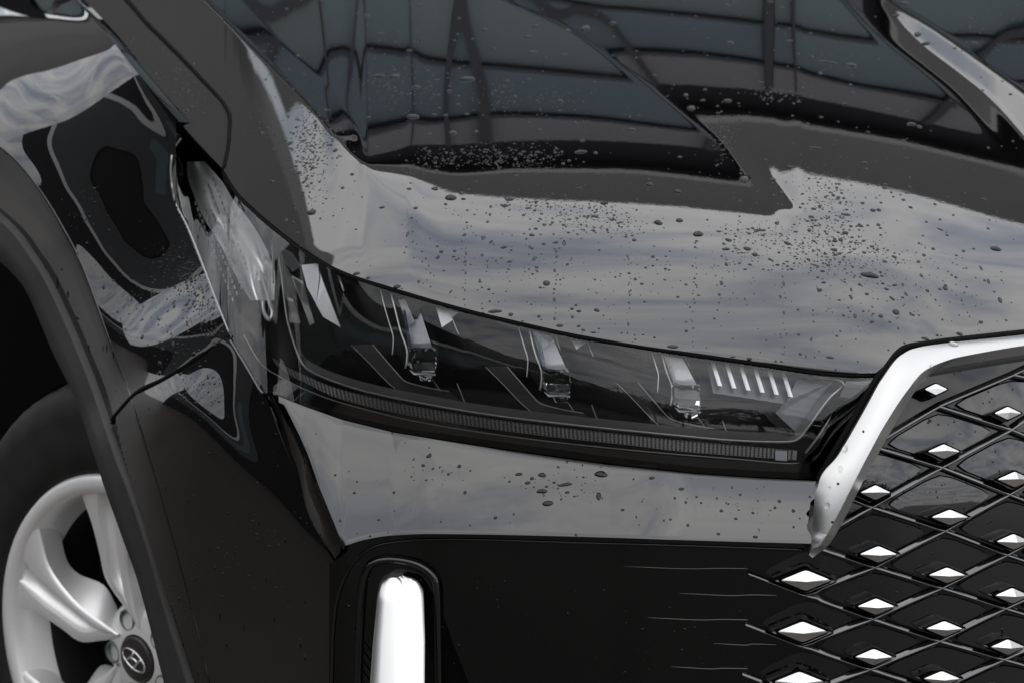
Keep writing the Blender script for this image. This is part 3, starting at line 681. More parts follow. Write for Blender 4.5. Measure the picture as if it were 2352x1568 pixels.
# ================================================================== lower grille panel and corner vent
NOSE=[(690,2.70),(780,2.62),(900,2.575),(1100,2.55),(1400,2.53),(1700,2.52),(1860,2.525),(2010,2.545),(2170,2.585),(2352,2.645),(2600,2.75)]
_b=[(float(spx[i]),float(STRIPY[-1,i])) for i in range(j0,len(spx),30)]+[(float(spx[-1]),float(STRIPY[-1,-1]))]
_e=_b[-1][1]; NOSE=[(690,_b[0][1]+.045),(740,_b[0][1]+.02)]+[(a,b+.006) for a,b in _b[:-1]]+[(1868,_e+.008),(2010,_e+.020),(2170,_e+.055),(2352,_e+.110),(2600,_e+.215)]
print('NOSE',[(round(a),round(b,3)) for a,b in NOSE])
GR_R=np.arange(740,1700,4.)
gs=np.radians(np.interp(GR_R,[740,850,1000,1080,1140,1200,1270,1400,1660],[46,54,62,69,76,83,87.5,90,93]))
m_=mrow(GR_R); cs,sn=np.cos(gs),np.sin(gs); q=np.concatenate([[0],np.cumsum(np.log((m_[:-1]*cs[:-1]-sn[:-1])/(m_[1:]*cs[:-1]-sn[:-1])))])
q-=np.interp(1270,GR_R,q)
def GP(px,py,off=0.):
    px=np.asarray(px,float); py=np.asarray(py,float)
    f=lambda a,b: at(a,b,cr(NOSE,a)*np.exp(np.interp(b,GR_R,q)))
    P=f(px,py)
    if np.any(np.asarray(off)!=0):
        n=np.cross(f(px+6,py)-f(px-6,py),f(px,py-12)-f(px,py+12)); n/=np.linalg.norm(n,axis=-1,keepdims=True); n*=np.sign(((np.array([0,0,ZC])-P)*n).sum(-1,keepdims=True))
        P=P+n*np.asarray(off)[...,None]
    return P
px_=np.arange(740,1960,5.); t=np.linspace(0,1,80)[:,None]
tb=np.where(px_<793,1300-(px_-740)*.6,cr(STB,np.minimum(px_,1880))-6); tb=np.where(px_>1878,1262,tb)
XP=np.broadcast_to(px_,(80,len(px_))); YP=tb+(1665-tb)*t
PANEL=MB(); R0=GP(XP,YP,-.012); PANEL.grid(R0)
LOWER=PANEL.build('lower_grille_panel',LOWM,CAR)
def slat(pts,off=-.0122):
    p=path(pts,30); b=MB(); b.tube(GP(p[:,0],p[:,1],off),np.interp(np.arange(30),[0,6,29],[.0003,.0009,.0011]),6); return b.build('slat',GRILLE_M,LOWER)
for k,(x0,y0) in enumerate([(1420,1307),(1560,1370),(1480,1426),(1640,1486),(1540,1540),(1640,1600),(1500,1655)]):
    yy=[1313,1375,1432,1489,1545,1603,1660][k]; xe=1722 if k%2==0 else 1790
    slat([(x0,y0),((x0+xe)/2,(y0+yy)/2+3),(xe-60,yy-1),(xe,yy)])
# frame round the corner vent
for pts,r in (([(742,1660),(748,1568),(752,1450),(765,1370),(800,1305),(850,1263),(920,1247),(1000,1243),(1100,1244),(1350,1252),(1600,1259),(1850,1268)],.006),):
    p=path(pts,120); mb=MB(); mb.tube(GP(p[:,0],p[:,1],-.0115),r*.3,8); mb.build('vent_frame',GLOSS,LOWER)
p=path([(815,1660),(818,1568),(822,1450),(828,1360),(840,1312),(863,1293),(901,1289),(951,1299),(985,1322),(996,1350),(999,1420),(1001,1568),(1002,1660)],120); mb=MB(); mb.tube(GP(p[:,0],p[:,1],-.008),.0045,8); POCK=mb.build('bar_pocket',GLOSS,LOWER)
for k in range(9):
    y=1450+k*24; a=GP(np.array([808,846,849,811.]),np.array([y,y+50,y+55,y+6.]),-.0095); b=MB(); b.plate(a,(0,.006,.0)); b.build('vent_slat',GLOSS,LOWER)
# upright satin chrome bar in the vent, leaned forward to mirror the sky
py_=np.linspace(1323,1680,60); xl=np.interp(py_,[1323,1327,1334,1345,1364,1451,1568,1680],[896,884,877,872,868,861,855,850]); xr=np.interp(py_,[1323,1327,1336,1356,1451,1568,1680],[925,945,958,967,972,973,974])
un=np.array([0,.03,.08,.25,.48,.62,.68,.73,.80,.85,.93,1]); ho=np.array([0,.006,.010,.0125,.0127,.0123,.0112,.0040,.0058,-.004,-.002,-.013])
rows=[]
for i in range(60):
    x=xl[i]+(xr[i]-xl[i])*un; r_=ho*min(1,.35+i*.12); P=GP(x,np.full(12,py_[i]),r_+.004); rows.append(P+np.array([0,-.42*(py_[i]-1323)/2352*1.0,0])*1.6+np.array([0,.004,0]))
mb=MB(); R_=np.array(rows); mb.grid(R_); mb.grid(np.stack([R_[0],R_[0]+np.array([0,.02,0])])); mb.grid(np.stack([R_[:,0],R_[:,0]+np.array([0,.03,0])])); BRIGHT_BAR=mb.build('upright_bright_bar',SATIN,CAR)
# ================================================================== grille
SURR=empty('x'); bpy.data.objects.remove(SURR)
gx_=np.arange(1860,2600,8.); gy_=np.arange(790,1672,8.); XP,YP=np.meshgrid(gx_,gy_)
inner=np.array([(1866,1275),(1882,1266),(1901,1240),(1935,1180),(1968,1115),(2011,1038),(2061,948),(2088,905),(2115,868),(2135,848),(2201,832),(2352,808),(2600,776)],float)
lim=np.interp(XP,inner[:,0],inner[:,1])
BASE=GP(XP,YP,-.014); mb=MB(); mb.grid(BASE,(YP[:-1,:-1]>lim[:-1,:-1]-6)); GRILLE=mb.build('grille',LOWM,CAR)
GBAR=mat('grille_bar_black',(.002,.002,.002),.12,0,1.95)
COLX={0:1845,1:2012,2:2170,3:2326,4:2476,5:2620}
def stud(c,y):
    x={0:1851-(y-1332)*.065,1:2024-(y-1130)*.045 if y>1200 else 2011,2:2182-abs(y-1187)*.05,3:2331-(y-1100)*.03,4:2480,5:2622}[c]
    return x
ROWS={0:[1215,1332,1450,1565,1680],1:[985,1130,1272,1392,1508,1622],2:[893,1036,1187,1320,1443,1558,1672],3:[820,948,1100,1243,1367,1485,1600],4:[850,1010,1160,1295,1415,1530,1645],5:[920,1080,1220,1345,1465,1585]}
HW={0:(59,24),1:(44,19),2:(43,18),3:(40,18),4:(38,18),5:(36,17)}
def node(c,y):
    w,h=HW[c]; return np.array([stud(c,y),y+h+16.])
NODES=[(c,y,node(c,y)) for c in ROWS for y in ROWS[c]]
def near(c,y,up=True):
    best=None
    for (cc,yy,nn) in NODES:
        if cc==c and 20<y-yy<115 and (best is None or abs(y-yy-65)<abs(y-best[0]-65)): best=(yy,nn)
    return best
def inside(p,m=0):
    return p[1]>np.interp(p[0],inner[:,0],inner[:,1])+m and p[0]>1700
def clip(a,b):
    """keep the part of a bar that lies inside the surround"""
    ts=np.linspace(0,1,41); q_=[a+(b-a)*s_ for s_ in ts]; ok=[s_ for s_,v in zip(ts,q_) if (v[1]>np.interp(v[0],inner[:,0],inner[:,1])-8 and v[0]>1868) or (v[0]<=1868 and v[1]>1262)]
    return (a+(b-a)*ok[0],a+(b-a)*ok[-1]) if len(ok)>3 else None
def bar(a,b):
    c=clip(a,b)
    if c is None: return
    a,b=c; ts=np.linspace(0,1,9)[:,None]; p=a+(b-a)*ts; k=np.clip((1250-p[:,1])/130,0,1)   # the upper bars are fuller beads
    h0=lerp(7.5,10.,k); up=lerp(.0050,.0062,k)
    prof=((-1.0,0),(-.72,.30),(-.2,.78),(.12,.97),(.35,1.0),(.55,.9),(.72,.5),(.8,0))
    rows=[GP(p[:,0],p[:,1]+h0*u_,-.0132+up*z_) for u_,z_ in prof]
    m=MB(); m.grid(np.stack(rows)); m.build('grille_bar',GBAR,GRILLE)
def rounded(poly,r):
    p=np.asarray(poly,float); n=len(p); o=[]
    for i in range(n):
        a,b,c=p[i-1],p[i],p[(i+1)%n]; o.append(b+(a-b)*r); o.append(b+(a-b)*r*.35+(c-b)*r*.35*0+(c-b)*r*.15); o.append(b+(c-b)*r*.35+(a-b)*r*.15); o.append(b+(c-b)*r)
    return np.array(o)
for c,y,nn in NODES:
    l=near(c-1,y); r=near(c+1,y)
    lp=l[1] if l else (np.array([1722-(y-1332)*.06,nn[1]-50]) if c==0 else None)
    rp=r[1] if r else None
    if lp is None and c==1: lp=nn+np.array([-160,-66.])
    if rp is None: rp=nn+np.array([150,-72.])
    if lp is not None: bar(nn,lp)
    bar(nn,rp)
    # recessed glossy cell, one plate each
    upn=[v for (cc,yy,v) in NODES if cc==c and 60<y-yy<170]
    tp=max(upn,key=lambda v:v[1]) if upn else nn+np.array([0,-140.])
    if lp is not None:
        quad=np.array([nn,rp,tp,lp]); ctr=quad.mean(0); quad=ctr+(quad-ctr)*.80
        if inside(ctr,18) and (ctr[0]>1868 or ctr[1]>1275):
            uu,vv=np.meshgrid(np.linspace(0,1,9),np.linspace(0,1,9)); Q=(quad[0]*((1-uu)*(1-vv))[...,None]+quad[1]*(uu*(1-vv))[...,None]+quad[2]*(uu*vv)[...,None]+quad[3]*((1-uu)*vv)[...,None])
            cn=np.maximum(np.abs(uu-.5),np.abs(vv-.5))*2; Q=ctr+(Q-ctr)*(1-.10*np.clip((np.abs(uu-.5)*2*np.abs(vv-.5)*2-.55)/.45,0,1))[...,None]
            Q[...,1]=np.maximum(Q[...,1],np.where(Q[...,0]>1868,np.interp(Q[...,0],inner[:,0],inner[:,1])-4,1262))
            f_=GP(Q[...,0],Q[...,1],-.0112); b=MB(); b.grid(f_); rim=np.concatenate([f_[0],f_[1:,-1],f_[-1,-2::-1],f_[-2:0:-1,0],f_[:1,0]]); rc=f_.mean((0,1)); b.grid(np.stack([rim,rim+(rim-rc)*.02+np.array([0,.004,0])])); b.build('grille_cell',GRILLE_M,GRILLE)
    # stud: black bezel and bright four sided pyramid
    w,h=HW[c]
    if c==1 and y<1200: w,h=35,17
    if c==2 and y<1000: w,h=26,13
    if c==2 and 1000<y<1100: w,h=37,17
    if c==3 and y<1000: w,h=31,15
    if c==0 and y<1300: continue
    x=stud(c,y)
    if c==2 and y<1000: x=2150
    if c==2 and 1000<y<1100: x=2168
    if c==3 and y<900: continue
    if c==3: x={948:2315,1100:2331,1243:2328,1367:2325,1485:2315}.get(y,2308)
    if not inside((x,y)): 
        if x>1866: continue
    dm_=np.array([(-1,0),(0,-1),(1,0),(0,1)],float)
    def D(s_,off,dy=0): 
        q_=rounded(np.array([x,y+dy])+dm_*np.array([w,h])*s_,.12); return GP(q_[:,0],q_[:,1],off)
    b=MB(); n16=16
    rings=[D(1.42,-.013),D(1.36,-.004),D(1.26,-.0005),D(1.14,-.002),D(1.04,-.005)]
    for i_ in range(4): b.grid(np.concatenate([np.stack([rings[i_],rings[i_+1]]),np.stack([rings[i_],rings[i_+1]])[:,:1]],1))
    bz=b.build('stud_bezel',GRILLE_M,GRILLE)
    edge=D(1.0,.0); lowe=D(1.0,-.006); tipL=GP(np.array([x-w*.22,x+w*.22]),np.array([y+1.,y+1.]),.005)
    ap=GP(np.array([float(x)]),np.array([y-1.0]),.0062*min(1,max(.3,(y-800)/320)))[0]
    v=np.concatenate([edge,lowe,ap[None]]); f=[(i_,(i_+1)%n16,32) for i_ in range(n16)]+[(i_,16+i_,16+(i_+1)%n16,(i_+1)%n16) for i_ in range(n16)]
    b=MB(); b.add(v,f,False); b.build('bright_stud',SATIN,bz)
# bright surround
O_=[(1856,1272),(1866,1232),(1880,1105),(1923,1045),(1970,965),(2017,880),(2050,833),(2072,814),(2100,802),(2168,791),(2352,771),(2600,742)]
C_=[(1862,1270),(1899,1202),(1940,1120),(1979,1045),(2041,938),(2082,880),(2100,861),(2120,849),(2150,838),(2201,826),(2352,800),(2600,772)]
I_=[(1874,1271),(1903,1246),(1937,1188),(1970,1122),(2012,1045),(2062,956),(2089,912),(2112,880),(2135,858),(2160,848),(2201,840),(2352,816),(2600,784)]
def corr(c,n=120):
    return np.concatenate([path(c[:6],80),path(c[5:],80)[1:]])
o2,c2,i2=corr(O_),corr(C_),corr(I_)
m1=o2*.55+c2*.45
so=GP(o2[:,0],o2[:,1],.004); sm_=GP(m1[:,0],m1[:,1],.012); sc_=GP(c2[:,0],c2[:,1],.0165); sc2=GP(c2[:,0]*.93+i2[:,0]*.07,c2[:,1]*.93+i2[:,1]*.07,.0163); si=GP(i2[:,0],i2[:,1],.004); sb=GP(i2[:,0],i2[:,1],-.02); soo=GP(o2[:,0],o2[:,1],-.02)
mb=MB(); mb.grid(np.stack([soo,so])); mb.grid(np.stack([so,so*.7+sm_*.3+np.array([0,-.001,0]),sm_,sc_,sc2])); mb.grid(np.stack([sc2,si])); mb.grid(np.stack([si,sb])); mb.build('grille_surround',SURRM,CAR)
# black joint between bonnet, lamp and surround
p=path([(1880,1105),(1900,1068),(1950,985),(2012,876),(2040,842),(2068,806),(2095,791),(2168,781),(2352,761),(2560,740)],120); mb=MB(); mb.tube(GP(p[:,0],p[:,1],-.006),.0036,8); mb.build('rubber_seal',SEAL,CAR)
mb=MB(); bb_=[(2011,862),(2035,842),(2068,806),(2095,791),(2168,781),(2352,760),(2560,739)]; p=path(bb_,80); up3=np.array([hood_at(a,b-6) for a,b in p]); mb.grid(np.stack([up3+np.array([0,.012,-.008]),up3+np.array([0,.03,-.05])])); mb.build('bonnet_underside',SEAL,BONNET)
# dark cavity closing the nose behind lamp, shelf and grille
mb=MB(); k_=np.linspace(560,2600,60); a=at(k_,np.full(60,900.),np.interp(k_,[560,800,1500,2000,2600],[3.1,2.98,2.86,2.86,3.0])); b=a.copy(); a[:,2]=.88; b[:,2]=.2; mb.grid(np.stack([a,b])); mb.build('nose_cavity',LINER,CAR)
# ================================================================== wheel
HUB=at(321,1510,3.34); WN=np.array([-.65,-.76,0.]); WN/=np.linalg.norm(WN); E2=np.array([.76,-.65,0.])/np.hypot(.76,.65); E1=np.array([0,0,1.])
RC=HUB-WN*.0+ -WN*.030*0
def onw(pts,h=0.):
    """traced picture points laid on the wheel plane, returned as (across, up, out)"""
    p=np.asarray(pts,float); d=at(p[:,0],p[:,1],np.ones(len(p)))-np.array([0,0,ZC]); c=np.array([0,0,ZC]); hp=HUB+WN*np.broadcast_to(np.asarray(h,float),(len(p),))[:,None]
    tt=((hp-c)@WN)/(d@WN); q_=c+d*tt[:,None]-hp; return np.stack([q_@E2,q_@E1],-1)
def W3(a,h):
    a=np.asarray(a,float); return HUB+a[...,0:1]*E2+a[...,1:2]*E1+np.asarray(h,float)[...,None]*WN
RIMR=.252
WHEEL=MB()
def lathe(mb,prof,n=96,c=(0,0),dh=0.):
    c=tuple(c)
    ang=np.linspace(0,2*np.pi,n+1); rows=[]
    for r,h in prof: rows.append(W3(np.stack([c[0]+r*np.cos(ang),c[1]+r*np.sin(ang)],-1),np.full(n+1,h+(dh if c==(0,0) else 0))))
    mb.grid(np.array(rows)); return mb
lathe(WHEEL,[(.395,-.16),(.397,-.09),(.390,-.055),(.372,-.030),(.345,-.022),(.30,-.018),(.274,-.02),(.264,-.03)],dh=.048)
WH=WHEEL.build('wheel',RUBBER,CAR,'silver five spoke alloy wheel with dark tyre')
WH.name='wheel'
mb=MB()
for k in range(70):
    a=k*2*math.pi/70; ca,sa=math.cos(a),math.sin(a); a2=a+.022; 
    P=[W3(np.array([r_*math.cos(q_),r_*math.sin(q_)]),np.array(h_+.048)) for r_,q_,h_ in ((.3985,a,-.15),(.399,a+.05,-.085),(.392,a+.06,-.053),(.3935,a+.03,-.053),(.4005,a+.022,-.085),(.4,a-.03,-.15))]
    P=np.array(P).reshape(-1,3); mb.add(P,[(0,1,4,5),(1,2,3,4)],False)
tb_=mb.build('tread_ribs',RUBBER,WH); 
mb=MB(); lathe(mb,[(.270,-.034),(RIMR+.010,-.018),(RIMR-.004,-.016),(RIMR-.012,-.024),(RIMR-.018,-.05),(RIMR-.026,-.075)],dh=.048); mb.build('rim',SILVER,WH)
mb=MB(); lathe(mb,[(RIMR-.026,-.075),(RIMR-.04,-.12),(RIMR-.045,-.19)],dh=.048); mb.build('rim_barrel',STEEL,WH)  # deep part of the silver rim, darkened as the shaded gap
mb=MB(); lathe(mb,[(.0,-.10),(.16,-.10),(.165,-.12),(.205,-.125)],48,dh=.03); mb.build('brake_disc',STEEL,WH)
mb=MB(); lathe(mb,[(.205,-.14),(.01,-.145)],32); mb.build('wheel_back',LINER,WH)
mb=MB(); lathe(mb,[(.035,.004),(.062,-.002),(.078,-.012),(.082,-.05)],48); HUBO=mb.build('wheel_hub',SILVER,WH)
mb=MB(); lathe(mb,[(.0,.010),(.030,.009),(.0325,.007),(.033,.0)],40); mb.build('hub_cap',CAPB,WH)
# slanted letter in an oval, bright
mb=MB(); aa=np.linspace(0,2*np.pi,40,endpoint=False); el=np.stack([.0235*np.cos(aa),.0125*np.sin(aa)],-1)
rot=lambda p_,a_: np.stack([p_[...,0]*math.cos(a_)-p_[...,1]*math.sin(a_),p_[...,0]*math.sin(a_)+p_[...,1]*math.cos(a_)],-1)
EA=math.radians(-22); mb.tube(W3(rot(el,EA),np.full(40,.0108)),.0016,6,flat=WN,closed=True)
for pts in ([(-.0125,-.0085),(-.0075,.0005),(-.0035,.0105)],[(.0035,-.0105),(.0075,-.0005),(.0125,.0085)],[(-.0075,-.001),(0,.0015),(.0075,.001)]):
    p=path(pts,10); mb.tube(W3(rot(p,EA),np.full(10,.0108)),.0019,6,flat=WN)
mb.build('emblem',CHROME,WH)
BZ=lambda d: np.interp(np.linspace(0,1,26),[0,.25,1],[.026,.020,.002])+d
S0=onw(path([(70,1118),(100,1128),(132,1162),(142,1239),(155,1288),(181,1317),(239,1343),(268,1392)],26),BZ(-.035)); R1=onw(path([(58,1127),(77,1162),(97,1243),(113,1297),(145,1346),(194,1397),(276,1455)],26),BZ(0))
K1=onw(path([(26,1230),(60,1292),(96,1336),(135,1372),(180,1412),(222,1443),(272,1456)],26),BZ(0)); K2=onw(path([(22,1280),(34,1308),(82,1366),(134,1404),(186,1442),(222,1447),(272,1458)],26),BZ(-.004)); R2=onw(path([(20,1290),(31,1317),(80,1373),(130,1411),(184,1449),(222,1450),(274,1460)],26),BZ(0)); S2=onw(path([(8,1362),(39,1385),(90,1409),(142,1443),(184,1472),(232,1470),(276,1464)],26),BZ(-.004))
def cl(a):
    r_=np.linalg.norm(a,axis=1,keepdims=True); return a*np.minimum(1,.262/r_)
S0,R1,K1,K2,R2,S2=[cl(q_) for q_ in (S0,R1,K1,K2,R2,S2)]
hz=BZ(0); z=np.linspace(0,1,26); depth=np.interp(z,[0,.12,.3,.75,.92,1],[.0,.001,.016,.014,.002,0])
for ang_ in (0,-62,58,138,-142):
    f=lambda p_: rot(p_,math.radians(ang_))
    mb=MB(); mb.grid(np.stack([W3(f(S0),hz-.035),W3(f(R1),hz)]))
    mb.grid(np.stack([W3(f(R1),hz),W3(f(R1*.86+K1*.14),hz+.004),W3(f(R1*.3+K1*.7),hz+.004),W3(f(K1),hz+.001)]))
    mb.grid(np.stack([W3(f(K1),hz+.001),W3(f(K1*.6+K2*.4),hz-depth)])); mb.grid(np.stack([W3(f(K1*.6+K2*.4),hz-depth),W3(f(K2),hz-depth*.8),W3(f(R2),hz)]))
    mb.grid(np.stack([W3(f(R2),hz),W3(f(R2*.5+S2*.5),hz),W3(f(S2),hz-.004)])); mb.grid(np.stack([W3(f(S2),hz-.004),W3(f(S2),hz-.05)]))
    mb.build('spoke',SILVER,WH)
LP=onw([(261,1497)])[0]
for k in range(5):
    c=rot(LP,-k*2*math.pi/5); b=MB(); lathe(b,[(.0,-.018),(.0095,-.017),(.0115,-.004),(.0135,.0035),(.0155,.002),(.0165,-.006)],20,c); b.build('lug_hole',LUG,WH)
    if k==0:
        b=MB(); lathe(b,[(0,-.0),(.0035,-.001)],10,c+np.array([.006,.001])); b.build('paint_mark',GREEN,WH)
# ================================================================== surroundings that the paint mirrors
def simple(name,v,f,m,parent=None):
    b=MB(); b.add(v,f,False); return b.build(name,m,parent)
def box(b,x0,x1,y0,y1,z0,z1):
    v=[(x,y,z) for x in (x0,x1) for y in (y0,y1) for z in (z0,z1)]
    return b.add(v,[(0,1,3,2),(4,6,7,5),(0,4,5,1),(2,3,7,6),(0,2,6,4),(1,5,7,3)],False)
GROUND=mat('wet_paving',(.05,.043,.036),.45,0,1.4,noise=(1.3,.25))
g=simple('ground',[(-400,-400,0),(400,-400,0),(400,400,0),(-400,400,0)],[(0,1,2,3)],GROUND); tag(g,kind='structure')
WALLG=mat('fascia_grey',(.20,.193,.187),.6,noise=(.5,.1)); DARKB=mat('shade_and_eaves_black',(.012,.012,.014),.8)  # shade under the roof edge and at the wall foot put into this black
MAUVE=mat('spandrel_mauve_grey',(.185,.178,.19),.5,noise=(.3,.08)); PALE=mat('pale_metal_edge',(.42,.41,.40),.5); PALE2=mat('pale_render_band',(.78,.78,.77),.6); ANNEXW=mat('annex_dark_wall',(.075,.078,.08),.6); MULL=mat('mullion_dark',(.02,.02,.024),.5)
P_A=mat('pane_teal',(.095,.14,.15),.12); P_B=mat('pane_blue',(.078,.118,.145),.12); P_C=mat('pane_green_grey',(.11,.142,.142),.12)
def office():
    t=empty('office_building'); tag(t,'office block with teal glazing and a deep grey roof edge mirrored in the wet bonnet','building')
    Yf=18.
    b=MB(); box(b,-5.3,60,Yf+.3,Yf+14,0,10.2); b.build('wall',DARKB,t)  # black strip left below the roof edge carries painted recess shade
    b=MB(); box(b,-5.3,60,Yf-.2,Yf+14.1,10.2,11.55); b.build('roof_fascia',WALLG,t)
    b=MB(); box(b,-5.3,60,Yf-.26,Yf-.21,10.02,10.20); b.build('fascia_edge',PALE,t)
    xs=[-5.2,-2.9,-.48,2.2,5.1,8.7,12,15.5,19,23,27,31,36,41,47,53,60]
    zs=[0.1,6.45,7.98]
    b=MB(); box(b,-11,-5.75,Yf-.5,Yf+.5,0,15); b.build('mirror_edge_slab',WALLG,t)  # thin slab added so its edge shows in the bonnet flank's mirror image
    pm=[P_A,P_B,P_C]
    for zi in range(2):
        for xi in range(len(xs)-1):
            b=MB(); box(b,xs[xi]+.05,xs[xi+1]-.05,Yf+.06,Yf+.12,zs[zi]+.05,zs[zi+1]-.05)
            b.build('window_pane',pm[(0 if xi%2 else 2)] if zi<1 else pm[(1 if xi%3 else 0)],t)
    for xi in range(len(xs)-1):
        b=MB(); box(b,xs[xi]+.05,xs[xi+1]-.05,Yf+.04,Yf+.14,8.05,9.0); b.build('spandrel_panel',MAUVE,t)
    for x in xs:
        b=MB(); box(b,x-.07,x+.07,Yf-.12,Yf+.05,0,9.0); b.build('mullion',MULL,t)
    for z in zs[1:]:
        b=MB(); box(b,-3.7,60,Yf-.08,Yf+.03,z-.06,z+.06); b.build('transom',MULL,t)
office()
def annex():
    t=empty('showroom_wing'); tag(t,'dark grey showroom wing with pale band under black eaves mirrored in the front wing','building')
    X=-22.
    b=MB(); box(b,X-8,X-.1,-70,17.4,0,5.3); b.build('shade_band',DARKB,t)  # black base stands in for shade and parked cars in the mirror image
    b=MB(); box(b,X-8,X,-70,17.4,5.3,8.75); b.build('wall',ANNEXW,t)
    b=MB(); box(b,X-8,X+.06,-70,17.4,8.75,9.3); b.build('pale_band',PALE2,t)
    b=MB(); box(b,X-8,X+.02,-70,17.4,9.3,12.2); b.build('eaves',DARKB,t)
    b=MB(); box(b,X-.02,X+.03,-40,2,6.6,7.9); w=b.build('window',P_A,t)
annex()
BARK=mat('bark',(.06,.045,.035),.9); LEAF=mat('foliage',(.045,.06,.03),.8,noise=(1.5,.5))
WHICH=['outermost on the left','tall and second from the left','third from the left','high and fourth from the left','fifth from the left','sixth from the left behind the camera','lowest of the row','seventh from the right end fifth','fourth from the right','third from the right, high','second from the right','outermost on the right']
WHICH[7]='fifth from the right'
def tree(x,y,h,w,seed):
    h*=1.15; w*=1.15; rng=np.random.default_rng(seed); t=empty('leafy_tree',None,(x,y,0))
    tag(t,'dark leafy tree mirrored in the headlight cover, %s'%WHICH[seed-40],'tree','trees mirrored in the headlight cover')
    b=MB(); b.tube([(0,0,0),(.1,0,h*.3),(.05,.1,h*.6),(0,0,h*.85)],[.2,.16,.1,.03],7)
    for i in range(7):
        a=rng.uniform(0,6.28); z=h*rng.uniform(.3,.6); b.tube([(0,0,z),(math.cos(a)*w*.25,math.sin(a)*w*.25,z+h*.1),(math.cos(a)*w*.4,math.sin(a)*w*.4,z+h*.22)],[.08,.05,.02],5)
    b.build('trunk',BARK,t)
    n=2600; cl=rng.normal(size=(16,3))*np.array([w*.28,w*.28,h*.17])+np.array([0,0,h*.62])
    c=cl[rng.integers(0,16,n)]+rng.normal(size=(n,3))*np.array([w*.11,w*.11,h*.06])
    a=rng.normal(size=(n,3)); a/=np.linalg.norm(a,axis=1,keepdims=True); bb=np.cross(a,rng.normal(size=(n,3))); bb/=np.linalg.norm(bb,axis=1,keepdims=True)
    s_=rng.uniform(.14,.34,(n,1)); v=np.stack([c-a*s_,c+bb*s_*.5,c+a*s_,c-bb*s_*.5],1)
    m=MB(); m.add(v,np.arange(n*4).reshape(n,4).tolist(),False); m.build('crown',LEAF,t)
for i,(x,y,h,w) in enumerate([(-34,-20,8,7),(-27,-24,9.5,8),(-20,-22,7.5,7),(-13,-26,9,8),(-7,-24,7,6),(-1.5,-27,8,7),(4,-25,6.5,6),(9,-27,7.8,7),(15,-24,7,6),(21,-26,9,8),(28,-23,8,8),(36,-25,9,8)]): tree(x,y,h,w,40+i)
# ================================================================== rain drops
bpy.context.view_layer.update()
def tree_of(objs):
    v=[];f=[];n=0
    for o in objs:
        me=o.data; v+= [tuple(q.co) for q in me.vertices]; f+=[tuple(i+n for i in p.vertices) for p in me.polygons]; n+=len(me.vertices)
    return BVHTree.FromPolygons(v,f)
PANELS={}
for nm in ('bonnet','front_wing','wing_top','bumper_corner','bumper_shelf','grille_surround','arch_lip','grille','lower_grille_panel','grille_cell','lamp_cover'):
    ob=[o for o in bpy.data.objects if o.type=='MESH' and o.name.split('.')[0]==nm]
    PANELS[nm]=tree_of(ob)
def hit(px,py):
    d=Vector(at(px,py,1.)-np.array([0,0,ZC])).normalized(); o=Vector((0,0,ZC)); best=None
    for nm,t_ in PANELS.items():
        h=t_.ray_cast(o,d,8)
        if h[0] is not None and (best is None or h[3]<best[2]):
            n=h[1] if h[1].dot(d)<0 else -h[1]; best=(h[0],n,h[3],nm)
    return best,d
def dome(kind,seed,mt):
    """a bead of water: domed top, outline round, drawn out or ragged"""
    r=np.random.default_rng(seed); na=14; a=np.arange(na)*2*np.pi/na
    if kind=='round': w=1+r.normal(0,.04,na)
    elif kind=='long': w=1+.10*np.cos(3*a+r.uniform(0,6))+r.normal(0,.05,na)
    elif kind=='tear': w=1+.28*np.cos(a-np.pi/2)**3*-1
    else: w=1+.22*np.cos(2*a+r.uniform(0,6))+.15*np.cos(3*a+r.uniform(0,6))+r.normal(0,.06,na)
    w=(np.roll(w,1)+2*w+np.roll(w,-1))/4
    v=[]
    for rr,hh in ((1.0,-.05),(.97,.16),(.84,.42),(.58,.66),(.28,.78)):
        for i in range(na): v.append((rr*w[i]*math.cos(a[i]),rr*w[i]*math.sin(a[i]),hh))
    v.append((0,0,.81)); f=[]
    for k in range(4):
        for i in range(na): j=(i+1)%na; f.append((k*na+i,k*na+j,(k+1)*na+j,(k+1)*na+i))
    for i in range(na): f.append((4*na+i,4*na+(i+1)%na,5*na))
    me=bpy.data.meshes.new('water_drop'); me.from_pydata(v,[],f); me.polygons.foreach_set('use_smooth',[True]*len(f)); me.materials.append(mt); me.update(); return me
SHAPES={k:[dome(k,s+j*7,WATERB) for j in range(4)] for s,k in enumerate(('round','long','tear','ragged'))}
CLEAR={k:[dome(k,s+j*7,WATER) for j in range(3)] for s,k in enumerate(('round','long','tear','ragged'))}
def frame(h,d):
    loc,n,dist,nm=h; right=(Vector((1,0,0))-n*n.x).normalized(); up=n.cross(right); 
    return loc,n,right,up,dist
def basis(h,d,w,hh,ang):
    loc,n,right,up,dist=frame(h,d); g=max(.22,-n.dot(d)); mm=dist/F
    a=w*.5*mm; b=hh*.5*mm/min(1,g+.28); z=min(a,b)*(.30 if nm=='grille_surround' else .62)
    c,s=math.cos(ang),math.sin(ang); X=right*c+up*s; Yv=up*c-right*s
    return loc,X*a,Yv*b,n*z
rnd=random.Random(11); LIST=[]
def conv(s,ox,oy,k=.3334):
    for q in s.split(';'):
        v=[float(x) for x in q.split(',')]
        LIST.append((ox+v[0]*k,oy+v[1]*k,v[2]*k,v[3]*k,v[4] if len(v)>4 else 0))
